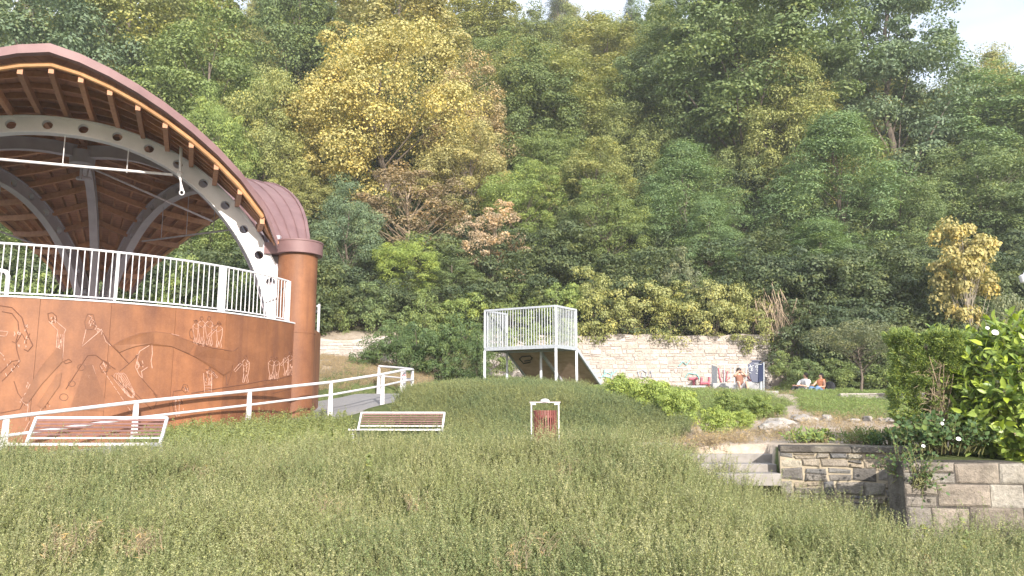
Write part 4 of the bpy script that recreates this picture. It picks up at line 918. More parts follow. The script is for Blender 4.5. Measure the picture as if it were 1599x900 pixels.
def species(name, Hh, Wd, cs_fn, per, size, asp, seed, r0=.2, droop=.3, up=.5, bark='bark', trunk_top=.85, rnd=.75, nl=40, extra=None, lean=(0, 0)):
    rs = np.random.default_rng(seed); cs = cs_fn(rs)
    V, Fc, rv = clusters(cs, per, size, asp, rs, up, droop, rnd)
    if extra is not None:
        V2, F2, r2 = extra(rs, cs); Fc = np.concatenate([Fc, F2 + len(V)]); V = np.concatenate([V, V2]); rv = np.concatenate([rv, r2])
    crown = npmesh(name + '_crown', V, Fc, M['leaf'], rv)
    mb = MB(); sel = cs[rs.permutation(len(cs))[:nl], :3]
    limbs(mb, (0, 0, -1.5), sel, r0, rs, (lean[0], lean[1], Hh * trunk_top)); trunk = npmesh(name + '_trunk', mb.v, mb.f, M[bark], mb.r, smooth=True)
    SPEC[name] = (crown, trunk, Hh, Wd)
def ell(n, c, r, cr, rs, top=.35, inner=.15, flat=.62):
    """cluster centres through an ellipsoidal crown, mostly near its surface"""
    d = unit(rs.normal(0, 1, (n, 3))); d[:, 2] = np.where(rs.random(n) < top, np.abs(d[:, 2]), d[:, 2])
    rad = np.where(rs.random((n, 1)) < inner, rs.uniform(.15, .6, (n, 1)), rs.uniform(.68, 1.0, (n, 1)))
    lob = 1 + .14 * np.sin(d[:, :1] * 5 + seed_phase) + .12 * np.sin(d[:, 2:] * 7 + d[:, 1:2] * 4)
    P = np.array(c) + d * rad * np.array(r) * lob; s = cr[0] + (cr[1] - cr[0]) * rs.random((n, 1)) ** 1.3; return np.concatenate([P, s * rs.uniform(.8, 1.3, (n, 1)), s, s * flat * rs.uniform(.7, 1.45, (n, 1))], 1)
seed_phase = 1.3
def round_fn(n, H_, W_, cr, zb=.15, flat=.62): return lambda rs: ell(n, (0, 0, H_ * (zb + 1) / 2), (W_ / 2, W_ / 2, H_ * (1 - zb) / 2), cr, rs, flat=flat)
def tiers_fn(n, H_, W_, rs_cr, zb=.12):
    def f(rs):
        out = []
        for i in range(n):
            u = rs.random() ** .9; z = H_ * (zb + (1 - zb) * u); Rr = W_ / 2 * (1.05 - u ** 2.2) * rs.uniform(.35, 1); a = rs.uniform(0, 6.283); s = rs.uniform(*rs_cr)
            out.append((Rr * math.cos(a), Rr * math.sin(a), z - .10 * Rr, s * rs.uniform(.9, 1.3), s * rs.uniform(.9, 1.3), s * rs.uniform(.4, .75)))
        return np.array(out)
    return f
def cone_fn(n, H_, W_, cr, zb=.35):
    def f(rs):
        out = []
        for i in range(n):
            u = rs.random(); z = H_ * (zb + (1 - zb) * u); Rr = W_ / 2 * (1 - u) ** .7 * rs.uniform(.3, 1); a = rs.uniform(0, 6.283); s = rs.uniform(*cr); out.append((Rr * math.cos(a), Rr * math.sin(a), z, s, s, s * .4))
        return np.array(out)
    return f
species('broad_a', 14, 10, round_fn(120, 14, 10, (.6, 1.6)), 380, .19, .62, 1, .24)
seed_phase = 3.1
species('broad_b', 14, 10, round_fn(150, 14, 10, (.5, 1.4), .1), 330, .18, .6, 2, .22)
seed_phase = 4.7
species('tall_a', 20, 10, round_fn(170, 20, 10, (.6, 1.7), .08, .5), 400, .22, .6, 3, .34, rnd=.8, nl=16)
seed_phase = 0.4
species('tall_b', 20, 9, round_fn(180, 20, 9, (.55, 1.5), .05, .65), 330, .21, .6, 4, .3, nl=16)
species('feather_a', 13, 11, tiers_fn(150, 13, 11, (.7, 1.7)), 420, .22, .34, 5, .2, droop=.8, up=1.0, rnd=.5)
species('feather_b', 13, 10, tiers_fn(150, 13, 10, (.6, 1.5), .05), 420, .2, .34, 6, .2, droop=.8, up=1.0, rnd=.5)
seed_phase = 2.2
species('lime', 15, 13, round_fn(210, 15, 13, (.5, 1.5), .08, .9), 380, .165, .7, 7, .3, droop=1.6, up=.25, rnd=.9)
seed_phase = 5.0
species('open', 10, 7, round_fn(70, 10, 7, (.4, .9), .15), 150, .19, .6, 8, .13, bark='twig', nl=70, rnd=1)
species('conifer', 14, 6, cone_fn(90, 14, 6, (.5, .9)), 170, .22, .14, 9, .16, up=.3, rnd=1)
species('bushlet', 1.12, 1.62, round_fn(70, 1, 1.25, (.13, .22), .0), 130, .06, .55, 31, .015, nl=25)
seed_phase = 1.9
species('shrub_a', 3.2, 3.9, round_fn(60, 3, 3.4, (.28, .5), .0), 150, .105, .6, 10, .04, nl=25)
seed_phase = 3.9
species('shrub_b', 3.2, 3.7, round_fn(55, 3, 3.2, (.25, .5), -.05), 150, .11, .6, 12, .04, nl=25)
seed_phase = .9
species('small_tree', 5, 4.6, lambda rs: ell(70, (0, 0, 3.4), (2.2, 2.0, 1.35), (.3, .6), rs), 160, .10, .42, 13, .09, droop=.8, trunk_top=.6, nl=45)
species('autumn', 6, 3.6, lambda rs: ell(55, (0, 0, 3.9), (1.35, 1.35, 1.9), (.28, .6), rs), 190, .15, .7, 14, .07, bark='bark_pale', trunk_top=.95, nl=50, rnd=1)
def tree(name, sp, px, pyt, wpx, Y, colr, label, group=None, cat='tree', zbase=None, pyb=None, rot=None, pyx=None):
    cr, tr, Hh, Wd = SPEC[sp]; tp = at(px, pyt, Y); x = tp.x
    z0 = gz(x, Y) if zbase is None else zbase
    if pyb is not None: z0 = at(px, pyb, Y).z
    hh = max(tp.z - z0, .2); wd = wpx / F * at(px, (pyt + 500) / 2, Y).length
    t = empty(name, (x, Y, z0), label, cat, group); a = rng.uniform(0, 6.28) if rot is None else rot; sx, sz = wd / Wd / 1.08, hh / Hh / 1.03
    o = link('crown' if cat == 'tree' else 'foliage', cr, t); o.scale = (sx, sx, sz); o.rotation_euler.z = a; o.color = (*colr, 1)
    o = link('trunk' if cat == 'tree' else 'stems', tr, t); o.scale = (sx, sx, sz); o.rotation_euler.z = a
    return t
GRN = dict(dark=(.19, .25, .105), blue=(.185, .25, .145), mid=(.22, .28, .10), olive=(.33, .345, .13), yolive=(.37, .375, .15), yellow=(.54, .47, .19), pale=(.44, .40, .18), tan=(.46, .36, .20), bright=(.26, .33, .10), lime=(.34, .42, .11),
           feather=(.23, .325, .155), brown=(.33, .25, .15), pink=(.56, .42, .29), gold=(.48, .41, .17), grey=(.22, .24, .14))
TG = 'trees at the front of the wood'
T_ = [
 ('broadleaf_tree', 'broad_b', 60, -60, 300, 50, 'blue', 'dark blue green tree filling the top left corner above the canopy'),
 ('broadleaf_tree', 'tall_a', 205, -70, 260, 57, 'olive', 'olive green tall tree rising above the canopy peak'),
 ('broadleaf_tree', 'broad_a', 330, 40, 250, 50, 'mid', 'rounded green tree right above the curved canopy edge'),
 ('broadleaf_tree', 'tall_b', 300, -80, 220, 66, 'olive', 'tall dull green tree behind the rounded tree over the canopy'),
 ('broadleaf_tree', 'broad_b', 345, 150, 120, 43, 'bright', 'bright green young tree touching the canopy edge'),
 ('broadleaf_tree', 'tall_b', 475, -80, 170, 63, 'dark', 'dark green tall tree left of the yellow tree top'),
 ('broadleaf_tree', 'broad_a', 420, 120, 150, 46, 'olive', 'olive tree between canopy and the yellow tree'),
 ('yellowing_tree', 'lime', 600, 60, 350, 49, 'yellow', 'biggest yellow tree in the middle of the wood'),
 ('yellowing_tree', 'tall_b', 630, -60, 250, 62, 'pale', 'tall pale yellow tree directly above the biggest yellow tree'),
 ('yellowing_tree', 'broad_a', 728, 115, 170, 53, 'tan', 'tan leaved tree at the right shoulder of the biggest yellow tree'),
 ('yellowing_tree', 'open', 640, 255, 190, 43.5, 'brown', 'thin brownish tree in front of the biggest yellow tree'),
 ('yellowing_tree', 'broad_b', 735, 200, 150, 47, 'pale', 'yellow green tree below the tan tree'),
 ('broadleaf_tree', 'tall_b', 745, -10, 190, 80, 'olive', 'pale olive tree at the left end of the skyline gap'),
 ('broadleaf_tree', 'broad_b', 800, 60, 150, 68, 'mid', 'mid green tree behind the tan tree'),
 ('broadleaf_tree', 'tall_a', 860, 80, 210, 60, 'olive', 'large olive tree right of the yellow trees'),
 ('broadleaf_tree', 'broad_a', 855, 215, 150, 50, 'mid', 'dark shaded tree under the large olive tree'),
 ('broadleaf_tree', 'broad_b', 810, 255, 140, 44, 'bright', 'fresh green tree with wispy top above the skate platform'),
 ('broadleaf_tree', 'broad_a', 545, 295, 130, 39.5, 'blue', 'dark bluish tree just right of the corten column'),
 ('broadleaf_tree', 'broad_b', 640, 365, 110, 38.5, 'lime', 'vivid lime green maple below the brown tree'),
 ('broadleaf_tree', 'broad_a', 705, 395, 120, 39, 'dark', 'dark green tree right of the vivid lime maple'),
 ('dry_tree', 'open', 772, 315, 120, 40.5, 'pink', 'pinkish dry tree with layered withered leaves'),
 ('broadleaf_tree', 'tall_b', 945, 30, 180, 76, 'yolive', 'yellowish tree high on the hill near the pines'),
 ('broadleaf_tree', 'broad_a', 1000, 90, 170, 66, 'olive', 'olive rounded tree below the skyline pines'),
 ('broadleaf_tree', 'broad_b', 930, 225, 150, 48, 'olive', 'yellow tipped green tree above the yellow green shrubs'),
 ('broadleaf_tree', 'broad_b', 945, 285, 150, 42, 'mid', 'green tree left of the light feathery ash'),
 ('ash_tree', 'feather_a', 1065, 225, 200, 46, 'feather', 'light green feathery ash with spreading layers in the centre right'),
 ('ash_tree', 'feather_b', 1105, 310, 150, 41, 'feather', 'lower feathery ash directly above the pale wall'),
 ('tall_tree', 'tall_a', 1150, -95, 290, 56, 'dark', 'tallest dark tree with its brown trunk showing'),
 ('broadleaf_tree', 'broad_a', 1225, 90, 170, 54, 'olive', 'olive tree between the two tallest dark trees'),
 ('tall_tree', 'tall_a', 1372, -75, 225, 60, 'blue', 'tall dark blue green tree beside the open sky'),
 ('ash_tree', 'feather_a', 1300, 180, 250, 47, 'feather', 'broad bluish feathery ash below the tall tree beside the sky'),
 ('ash_tree', 'feather_b', 1275, 345, 210, 40.5, 'feather', 'low feathery ash above the blue bin'),
 ('broadleaf_tree', 'broad_b', 1400, 270, 130, 46, 'dark', 'dark green tree left of the golden tree'),
 ('broadleaf_tree', 'tall_b', 1500, 125, 200, 62, 'feather', 'pale green tree at the foot of the sky on the right'),
 ('broadleaf_tree', 'tall_b', 1610, 135, 200, 60, 'mid', 'green tree cut by the upper right edge'),
 ('broadleaf_tree', 'broad_a', 1520, 235, 180, 50, 'dark', 'dark green rounded tree behind the golden tree'),
 ('broadleaf_tree', 'broad_a', 1615, 290, 160, 47, 'dark', 'dark tree behind the lamp head at the right edge'),
 ('golden_tree', 'autumn', 1500, 338, 105, 33, 'gold', 'slim golden leaved tree with pale trunk behind the clipped hedge'),
 ('fruit_tree', 'small_tree', 1338, 488, 165, 27.5, 'grey', 'small round fruit tree with dark forked trunk on the grass'),
 ('broadleaf_tree', 'broad_b', 1420, 400, 120, 40, 'dark', 'dark low tree behind the small fruit tree'),
 ('broadleaf_tree', 'broad_b', 470, 260, 110, 47, 'yolive', 'yellowish tree between canopy end and the biggest yellow tree'),
 ('broadleaf_tree', 'broad_a', 250, 190, 160, 42, 'dark', 'green tree seen through the bars behind the stage'),
 ('broadleaf_tree', 'broad_b', 330, 300, 150, 38.5, 'mid', 'green tree framed by the big white arch'),
 ('broadleaf_tree', 'broad_b', 30, 330, 200, 38.5, 'mid', 'tree behind the stage bars at far left'),
]
for nm, sp, px, pyt, wpx, Y, c_, lab in T_: tree(nm, sp, px, pyt, wpx, Y, GRN[c_], lab, TG)
for px, pyt, wpx, Y, lab in [(985, -8, 60, 104, 'thin dark pine on the skyline in the sky gap'), (870, -22, 90, 108, 'dark pine at the left end of the skyline gap'), (1500, 95, 40, 112, 'small skyline pine right of the tall tree beside the sky'), (1585, 112, 60, 112, 'skyline pine at the far right')]:
    tree('pine_tree', 'conifer', px, pyt, wpx, Y, (.07, .09, .06), lab, 'pines on the skyline')
SG = 'shrubs at the foot of the wood'
S_ = [
 ('shrub_a', 925, 415, 124, 36.7, 544, 'olive', 'olive shrub at the left end above the pale wall'), ('shrub_b', 985, 420, 134, 36.7, 549, 'yolive', 'yellow green shrub above the middle of the pale wall'),
 ('shrub_a', 1060, 388, 90, 38.2, 520, 'grey', 'greyish dry shrub top above the pale wall'), ('shrub_a', 1045, 440, 124, 36.7, 549, 'olive', 'broad olive shrub hanging over the wall below the greyish one'),
 ('shrub_b', 1110, 425, 124, 36.7, 552, 'yolive', 'yellow green shrub spilling over the pale wall near its right end'), ('shrub_a', 1165, 440, 114, 36.7, 559, 'olive', 'last shrub on the pale wall left of the rock face'),
 ('shrub_b', 870, 430, 104, 36.7, 549, 'bright', 'bright shrub behind the skate platform bars'), ('shrub_a', 800, 445, 110, 37.2, 545, 'mid', 'green shrub left behind the skate platform'),
 ('shrub_b', 1240, 440, 110, 38.2, 560, 'mid', 'green shrub above the rock face'), ('shrub_a', 1225, 548, 75, 34.2, 616, 'mid', 'round green shrub right of the blue bin'),
 ('shrub_b', 1262, 555, 85, 33.5, 618, 'dark', 'dark shrub behind the two people on the grass'), ('shrub_a', 1310, 560, 90, 33, 625, 'mid', 'green shrub left behind the fruit tree'),
 ('shrub_a', 1395, 545, 110, 32, 635, 'mid', 'green shrub between the fruit tree and clipped hedge'), ('shrub_b', 1440, 470, 110, 36, 620, 'blue', 'bluish shrub behind the clipped hedge'),
 ('shrub_b', 1575, 440, 80, 20, 640, 'grey', 'pale leaved bush under the lamp head'), ('shrub_a', 520, 430, 90, 36.5, 560, 'mid', 'green bush beside the corten column'),
 ('shrub_b', 730, 445, 100, 37, 560, 'bright', 'yellow green bush above the ivy mound'), ('shrub_a', 590, 440, 110, 36.5, 560, 'dark', 'dark bush above the left side of the ivy mound'), ('shrub_a', 665, 450, 100, 36.5, 560, 'mid', 'green bush above the middle of the ivy mound'),
 ('shrub_a', 285, 400, 120, 33, 620, 'mid', 'bush behind the stage right of the back arch foot'), ('shrub_b', 40, 400, 140, 33, 620, 'mid', 'bush behind the stage bars left of the back arch foot'), ('shrub_a', 390, 420, 120, 33, 620, 'mid', 'bush behind the bars inside the white arch'),
]
for sp, px, pyt, wpx, Y, pyb, c_, lab in S_: tree('shrub', sp, px, pyt, wpx, Y, GRN[c_], lab, SG, 'shrub', pyb=pyb)
# ivy mound beside the railing
for i, (px, pyt, wpx, Y, pyb, lab) in enumerate([(590, 512, 90, 31, 605, 'left lobe of the dense dark ivy bush behind the ramp railing end'), (650, 492, 130, 31, 610, 'middle of the dense dark ivy bush with pale blossoms'), (720, 488, 110, 30.5, 610, 'right lobe of the dense ivy bush beside the skate platform'), (565, 545, 60, 30.5, 590, 'low creeping end of the ivy by the short pale wall'), (620, 500, 90, 30, 608, 'shoulder of the ivy bush above the railing turn'), (688, 494, 90, 30, 612, 'rounded crown of the ivy bush right of its middle'), (745, 505, 60, 29.5, 605, 'ivy seen behind the left platform leg')]):
    tree('ivy_bush', 'shrub_b' if i % 2 else 'shrub_a', px, pyt, wpx, Y, (.12, .18, .07), lab, 'ivy bushes behind the railing', 'shrub', pyb=pyb)
for i, (px, pyt, wpx, Y, pyb, lab) in enumerate([(775, 500, 80, 33, 600, 'leafy bush seen through the left bars of the skate platform'), (825, 495, 80, 33.5, 575, 'leafy bush seen through the middle bars of the skate platform'), (872, 500, 70, 34, 560, 'leafy bush seen through the right bars of the skate platform')]):
    tree('shrub', 'shrub_a' if i % 2 else 'shrub_b', px, pyt, wpx, Y, GRN['mid'], lab, SG, 'shrub', pyb=pyb)
# lime green low bushes
for i, (px, pyt, wpx, Y, pyb, lab) in enumerate([(972, 578, 85, 20.6, None, 'lime green bush nearest the skate platform ramp'), (1020, 584, 85, 19.4, None, 'middle lime green bush on the mound shoulder'), (1062, 600, 72, 18.3, None, 'lime green bush at the right end of the mound'),
        (1118, 628, 58, 16.0, None, 'round lime bush alone on the dirt'), (1158, 636, 44, 16.6, None, 'smaller round lime bush touching the one alone on the dirt'), (1135, 604, 50, 20, None, 'yellowish bush on the slope below the concrete seat'), (1180, 612, 60, 19, None, 'green bush on the slope below the concrete slab'), (1218, 628, 26, 19, None, 'tiny tuft bush beside the trodden path')]):
    tree('lime_bush', 'bushlet', px, pyt, wpx, Y, GRN['lime'] if i < 5 else GRN['bright'], lab, 'low lime green bushes', 'shrub', pyb=pyb)
# ---------------------------------------------------------------- scattered stuff
SRC = []
def scatter(name, pts, sources, smin, smax, tilt, label, cat, zs=1.0, seed=0):
    col_ = bpy.data.collections.new(name + '_source')
    for i, me in enumerate(sources):
        o = bpy.data.objects.new(f'{name}_piece', me); col_.objects.link(o)
    me = bpy.data.meshes.new(name); me.vertices.add(len(pts)); me.vertices.foreach_set('co', np.asarray(pts, np.float32).ravel()); me.update()
    ob = link(name, me); tag(ob, label, cat, kind='stuff')
    ng = bpy.data.node_groups.new(name, 'GeometryNodeTree'); ng.interface.new_socket('Geometry', in_out='INPUT', socket_type='NodeSocketGeometry'); ng.interface.new_socket('Geometry', in_out='OUTPUT', socket_type='NodeSocketGeometry')
    n = ng.nodes; gi = n.new('NodeGroupInput'); go = n.new('NodeGroupOutput'); ip = n.new('GeometryNodeInstanceOnPoints'); ci = n.new('GeometryNodeCollectionInfo'); ci.inputs['Collection'].default_value = col_
    ci.inputs['Separate Children'].default_value = True; ci.inputs['Reset Children'].default_value = True; ip.inputs['Pick Instance'].default_value = True
    rv = n.new('FunctionNodeRandomValue'); rv.data_type = 'FLOAT_VECTOR'; rv.inputs[0].default_value = (-tilt, -tilt, 0); rv.inputs[1].default_value = (tilt, tilt, 6.283); rv.inputs['Seed'].default_value = seed
    rs_ = n.new('FunctionNodeRandomValue'); rs_.data_type = 'FLOAT'; rs_.inputs[2].default_value = smin; rs_.inputs[3].default_value = smax; rs_.inputs['Seed'].default_value = seed + 1
    cx = n.new('ShaderNodeCombineXYZ'); mz = n.new('ShaderNodeMath'); mz.operation = 'MULTIPLY'; mz.inputs[1].default_value = zs
    l = ng.links.new; l(gi.outputs[0], ip.inputs['Points']); l(ci.outputs[0], ip.inputs['Instance']); l(rv.outputs[0], ip.inputs['Rotation'])
    l(rs_.outputs[1], cx.inputs[0]); l(rs_.outputs[1], cx.inputs[1]); l(rs_.outputs[1], mz.inputs[0]); l(mz.outputs[0], cx.inputs[2]); l(cx.outputs[0], ip.inputs['Scale']); l(ip.outputs[0], go.inputs[0])
    md = ob.modifiers.new('scatter', 'NODES'); md.node_group = ng; return ob
# the wood behind: one mass of many crowns
wood = []
for sp in ('broad_a', 'broad_b', 'tall_b', 'feather_a'):
    me = SPEC[sp][0].copy(); me.materials.clear(); me.materials.append(M['leaf_wood']); wood.append(me)
pts = []
for Y in np.arange(57, 128, 5.2):
    for x in np.arange(-Y * .85 - 8, Y * .85 + 8, 5.6):
        xx, yy = x + rng.uniform(-2, 2), Y + rng.uniform(-2, 2)
        pts.append((xx, yy, gz(xx, yy) - (3.6 if yy < 75 else 1.6)))
scatter('woodland', pts, wood, .62, .95, .05, 'mass of mixed green crowns covering the hillside behind', 'woodland', seed=3)
und = []
for sp in ('shrub_a', 'shrub_b'):
    me = SPEC[sp][0].copy(); me.materials.clear(); me.materials.append(M['leaf_under']); und.append(me)
pts = []
for Y in np.arange(38, 60, 2.6):
    for x in np.arange(-Y * .8, Y * .8, 2.6):
        xx, yy = x + rng.uniform(-1, 1), Y + rng.uniform(-.8, .8); pts.append((xx, yy, gz(xx, yy) - .6))
for k in range(70):
    xx, yy = rng.uniform(13.5, 27), rng.uniform(34, 38.5); pts.append((xx, yy, gz(xx, yy) - .3))
for k in range(40):
    xx, yy = rng.uniform(-30, -8), rng.uniform(32.5, 38); pts.append((xx, yy, gz(xx, yy) - .3))
scatter('undergrowth', pts, und, .8, 1.5, .1, 'bushy undergrowth below the first trees', 'undergrowth', seed=5)
# sprigs
def sprig_mesh(name, mats, stems, length, nleaf, leaf, asp, spread, seed, flowers=0, thick=.0022, curve=.5):
    rs = np.random.default_rng(seed); mb = MB(); P, Nn, R_ = [], [], []
    for k in range(stems):
        a = rs.uniform(0, 6.283); base = np.array([rs.normal(0, .05), rs.normal(0, .05), -.02]); out = np.array([math.cos(a), math.sin(a), 0]) * spread * rs.uniform(.2, 1.2); L = length * rs.uniform(.55, 1.15); pts_ = []
        r_ = rs.random()
        for i in range(5):
            f = i / 4; pts_.append(base + np.array([0, 0, L * (f - .18 * curve * f * f)]) + out * L * (f ** 1.6))
        mb.tube([Vector(p) for p in pts_], [thick * (1 - .7 * i / 4) for i in range(5)], 3, m=1, cap=False)
        for j in range(nleaf):
            f = rs.uniform(.12, 1.0) * 4; i = min(int(f), 3); p = pts_[i] + (pts_[i + 1] - pts_[i]) * (f - i)
            d = unit(rs.normal(0, 1, 3)); P.append(p + d * leaf * .55); Nn.append(unit(d * .4 + np.array([0, 0, .7]) + rs.normal(0, .5, 3))); R_.append(.6 * rs.random() + .4 * r_)
    V, Fc = leaves(np.array(P), np.array(Nn), leaf, asp, rs)
    n0 = len(mb.v); V = np.concatenate([np.array(mb.v), V]); fs = [tuple(f) for f in mb.f] + [tuple(int(i) + n0 for i in f) for f in Fc]
    return npmesh(name, V, fs, mats, mb.r + R_, mi=mb.m + [0] * len(Fc))
def lm(nm, c_, **k): M[nm] = leafmat(nm, c_, **k); return M[nm]
lm('cover_leaf', (.25, .285, .125), var=.32, trans=.25, hue=(1.0, .98, .8), patch=((.31, .325, .145), (.205, .26, .12))); lm('cover_leaf_pale', (.36, .38, .19), var=.3, trans=.25, hue=(1.05, 1.0, .8), patch=((.43, .41, .23), (.34, .35, .18))); lm('juniper_leaf', (.18, .23, .11), var=.4, trans=.2, patch=((.27, .29, .13), (.15, .21, .10))); lm('grass_leaf', (.24, .32, .11), var=.35); lm('dry_leaf', (.42, .33, .2), var=.35)
lm('nettle_leaf', (.25, .29, .11), var=.35); lm('yew_leaf', (.22, .29, .085), var=.5, trans=.1); lm('laurel_leaf', (.27, .35, .08), var=.5, trans=.25, rough=.35, hue=(1.3, 1.2, .7)); lm('weed_leaf', (.11, .18, .07), var=.4)
cov = [sprig_mesh('sprigs', [M['cover_leaf'], M['stem']], 12, .33, 48, .0155, .5, .55, 20 + k) for k in range(4)] + [sprig_mesh('sprigs', [M['cover_leaf_pale'], M['stem']], 9, .46, 60, .0135, .5, .35, 30 + k) for k in range(2)] + [sprig_mesh('sprigs', [M['cover_leaf'], M['stem']], 6, .56, 70, .015, .45, .5, 34)]
def region(n, x0, x1, y0, y1, cond, sink=.03):
    x = rng.uniform(x0, x1, n); y = rng.uniform(y0, y1, n); k = cond(x, y); x, y = x[k], y[k]; return np.stack([x, y, ground(x, y) - sink], 1)
infr = lambda x, y, m=60: (np.abs(x / np.maximum(y, .1)) < .72)
front = lambda x, y: infr(x, y) & np.where(x > 2, (y < np.interp(x, [2, 2.6, 3.3, 3.95, 4.62, 4.7, 9], [12.3, 12.1, 11.35, 11.2, 11.0, 9.5, 9.25])) | ((x > 3.9) & (x < .487 * y - .1) & (y < 10.9)), y < np.interp(x, [-9, -4.6, -3.2, -2.6, 2], [11.2, 11.5, 12.3, 12.0, 12.2]))
P1 = region(21000, -10, 8, 3.0, 12.3, front)
# keep it dense near the camera's far edge, thinner where hidden
P1[:, 2] += .05 * np.sin(P1[:, 0] * 2.3 + 1.3 * np.sin(P1[:, 1] * 1.7)) + .05 * np.sin(P1[:, 1] * 3.1 + P1[:, 0] * .9) + .04 * np.sin(P1[:, 0] * 5.3 - P1[:, 1] * 4.1)
hol = np.sin(P1[:, 0] * 1.9 + 2 * np.sin(P1[:, 1] * 1.1)) * np.sin(P1[:, 1] * 2.3 + 1.5 * np.sin(P1[:, 0] * .8)); P1 = P1[(hol < .55) | (rng.random(len(P1)) < .45)]
P1[:, 2] -= .08 - .13 * sm(-3.6, -2.6, P1[:, 0]) * sm(8.5, 10.5, P1[:, 1]) * (1 - sm(2, 2.8, P1[:, 0]))
scatter('ground_cover', P1, cov, .6, 1.35, .4, 'tangle of fine olive green shrublets covering the near bank', 'ground cover', seed=9)
jun = [sprig_mesh('tufts', [M['juniper_leaf'], M['stem']], 16, .42, 46, .022, .4, .45, 40 + k) for k in range(3)] + [sprig_mesh('tufts', [M['cover_leaf'], M['stem']], 12, .46, 46, .02, .45, .4, 45)]
def mound(x, y):
    f = np.interp(y, [16.6, 18, 20, 22, 24], [-2.2, -2.6, -2.9, -2.9, -2.0]); g = np.interp(y, [16.6, 18, 20, 22, 24], [3.4, 4.0, 2.9, 2.2, 2.0]); return (x > f) & (x < g) & (y < 23.6)
P2 = region(9000, -3, 4.4, 16.6, 24, mound)
scatter('mound_cover', P2, jun, .8, 1.3, .25, 'dense green shrublets covering the rounded mound below the skate platform', 'ground cover', seed=12)
grs = [sprig_mesh('grass_tuft', [M['grass_leaf'], M['stem']], 14, .16, 6, .05, .16, .5, 50 + k) for k in range(2)]
dry = [sprig_mesh('dry_tuft', [M['dry_leaf'], M['twig']], 12, .2, 6, .05, .16, .5, 55)]
P3 = region(9000, 5, 16, 17.5, 31, lambda x, y: (x > np.interp(y, [17.5, 20, 24, 28, 31], [7.4, 7.3, 8.6, 10.2, 9.5])) & infr(x, y))
P3b = region(1500, 4, 9, 16, 30, lambda x, y: dirtness(x, y) < .55)
P3c = region(2500, -6, 6, 22.5, 36, lambda x, y: np.abs(x + 4) > 1.4)
scatter('grass', np.concatenate([P3, P3b, P3c]), grs, .8, 1.5, .25, 'short green grass on the right hand slope', 'grass', seed=14)
P4 = np.concatenate([region(2600, -9, -2.9, 26.2, 34, lambda x, y: x > -8.5), region(700, 2.5, 9.5, 12, 19, lambda x, y: rng.random(len(x)) < .8), region(500, 4, 11, 27, 36, lambda x, y: x > 3), region(350, -1.8, 3.6, 12.2, 13, lambda x, y: x > -9), region(150, -7, 5, 6, 11.5, lambda x, y: np.sin(x * 1.7 + 1) * np.sin(y * 2.1) > .5) + np.array([0, 0, .16])])
scatter('dry_grass', P4, dry, .7, 1.3, .3, 'tufts of dry straw coloured grass on the banks', 'dry grass', seed=16)
# tall weeds between the benches and the ramp
wd = [sprig_mesh('weeds', [M['nettle_leaf'], M['stem']], 7, .75, 44, .05, .5, .2, 60 + k, thick=.004) for k in range(3)] + [sprig_mesh('weeds', [M['cover_leaf'], M['stem']], 12, .62, 34, .035, .45, .35, 64)]
def weedz(x, y):
    u = x / y; return (u > -.46) & (u < -.21) & (y > 12.4) & (y < 17.6 - .0 * x) & ((x + 7.6) * .555 * 0 + y < 14 + (x + 9) / .68 * 1.0 - .1 + 0)
P5 = region(3400, -9, -2.4, 12.4, 19.5, lambda x, y: (x / y > -.47) & (x / y < -.205) & (y < 14.0 + (x + 9.0) * 1.5 - .6))
scatter('tall_weeds', P5, wd, .5, .85, .15, 'tall nettles and weeds between the two benches', 'weeds', seed=18)
P6 = np.concatenate([region(260, -3.2, -.9, 16.2, 17.6, lambda x, y: x > -9), region(500, -11, -5, 12.6, 14.3, lambda x, y: y < 13.6 + (x + 9) * 1.4)])
scatter('bench_weeds', P6, [cov[0], cov[4], wd[3]], .5, .8, .2, 'scrubby weeds growing round both benches', 'weeds', seed=19)
# single tall nettle stems in front of the wall
for i, (px, py, Y, h_) in enumerate([(520, 650, 10.8, .75), (553, 655, 11.0, .7), (330, 655, 11.6, .62), (300, 648, 14.0, .7), (362, 645, 14.3, .75), (575, 735, 9.2, .5), (1500, 790, 7.9, .5), (1440, 815, 7.8, .42)]):
    rs = np.random.default_rng(70 + i); mb = MB(); mb.tube([(0, 0, 0), (.02, 0, h_ * .5), (rs.normal(0, .03), 0, h_)], [.006, .005, .002], 5); P, Nn = [], []
    for k in range(46):
        f = rs.uniform(.15, 1); a = rs.uniform(0, 6.28); r_ = .06 * (1.1 - f * .6); P.append((r_ * math.cos(a), r_ * math.sin(a), h_ * f - .01)); Nn.append((math.cos(a) * .5, math.sin(a) * .5, .7))
    V, Fc = leaves(np.array(P), unit(np.array(Nn)), .07, .45, rs, 1.0)
    p = at(px, py, Y); x, y = p.x, Y; t = empty('nettle', (x, y, gz(x, y)), ['yellowing nettle stalk left of the smaller looking bench', 'second nettle stalk close beside the smaller looking bench', 'nettle stalk right of the nearer bench', 'nettle rising before the rusty wall by the first railing post', 'nettle rising before the rusty wall by the second railing post', 'withered stalk in the ground cover below the smaller looking bench', 'tall weed before the block wall', 'short weed before the rubble wall foot'][i], 'weed', 'tall single weeds')
    link('leaves', npmesh('nettle_leaves', V, Fc, M['nettle_leaf'], rs.random(len(Fc))), t); link('stalk', npmesh('nettle_stalk', mb.v, mb.f, M['stem'], mb.r), t)
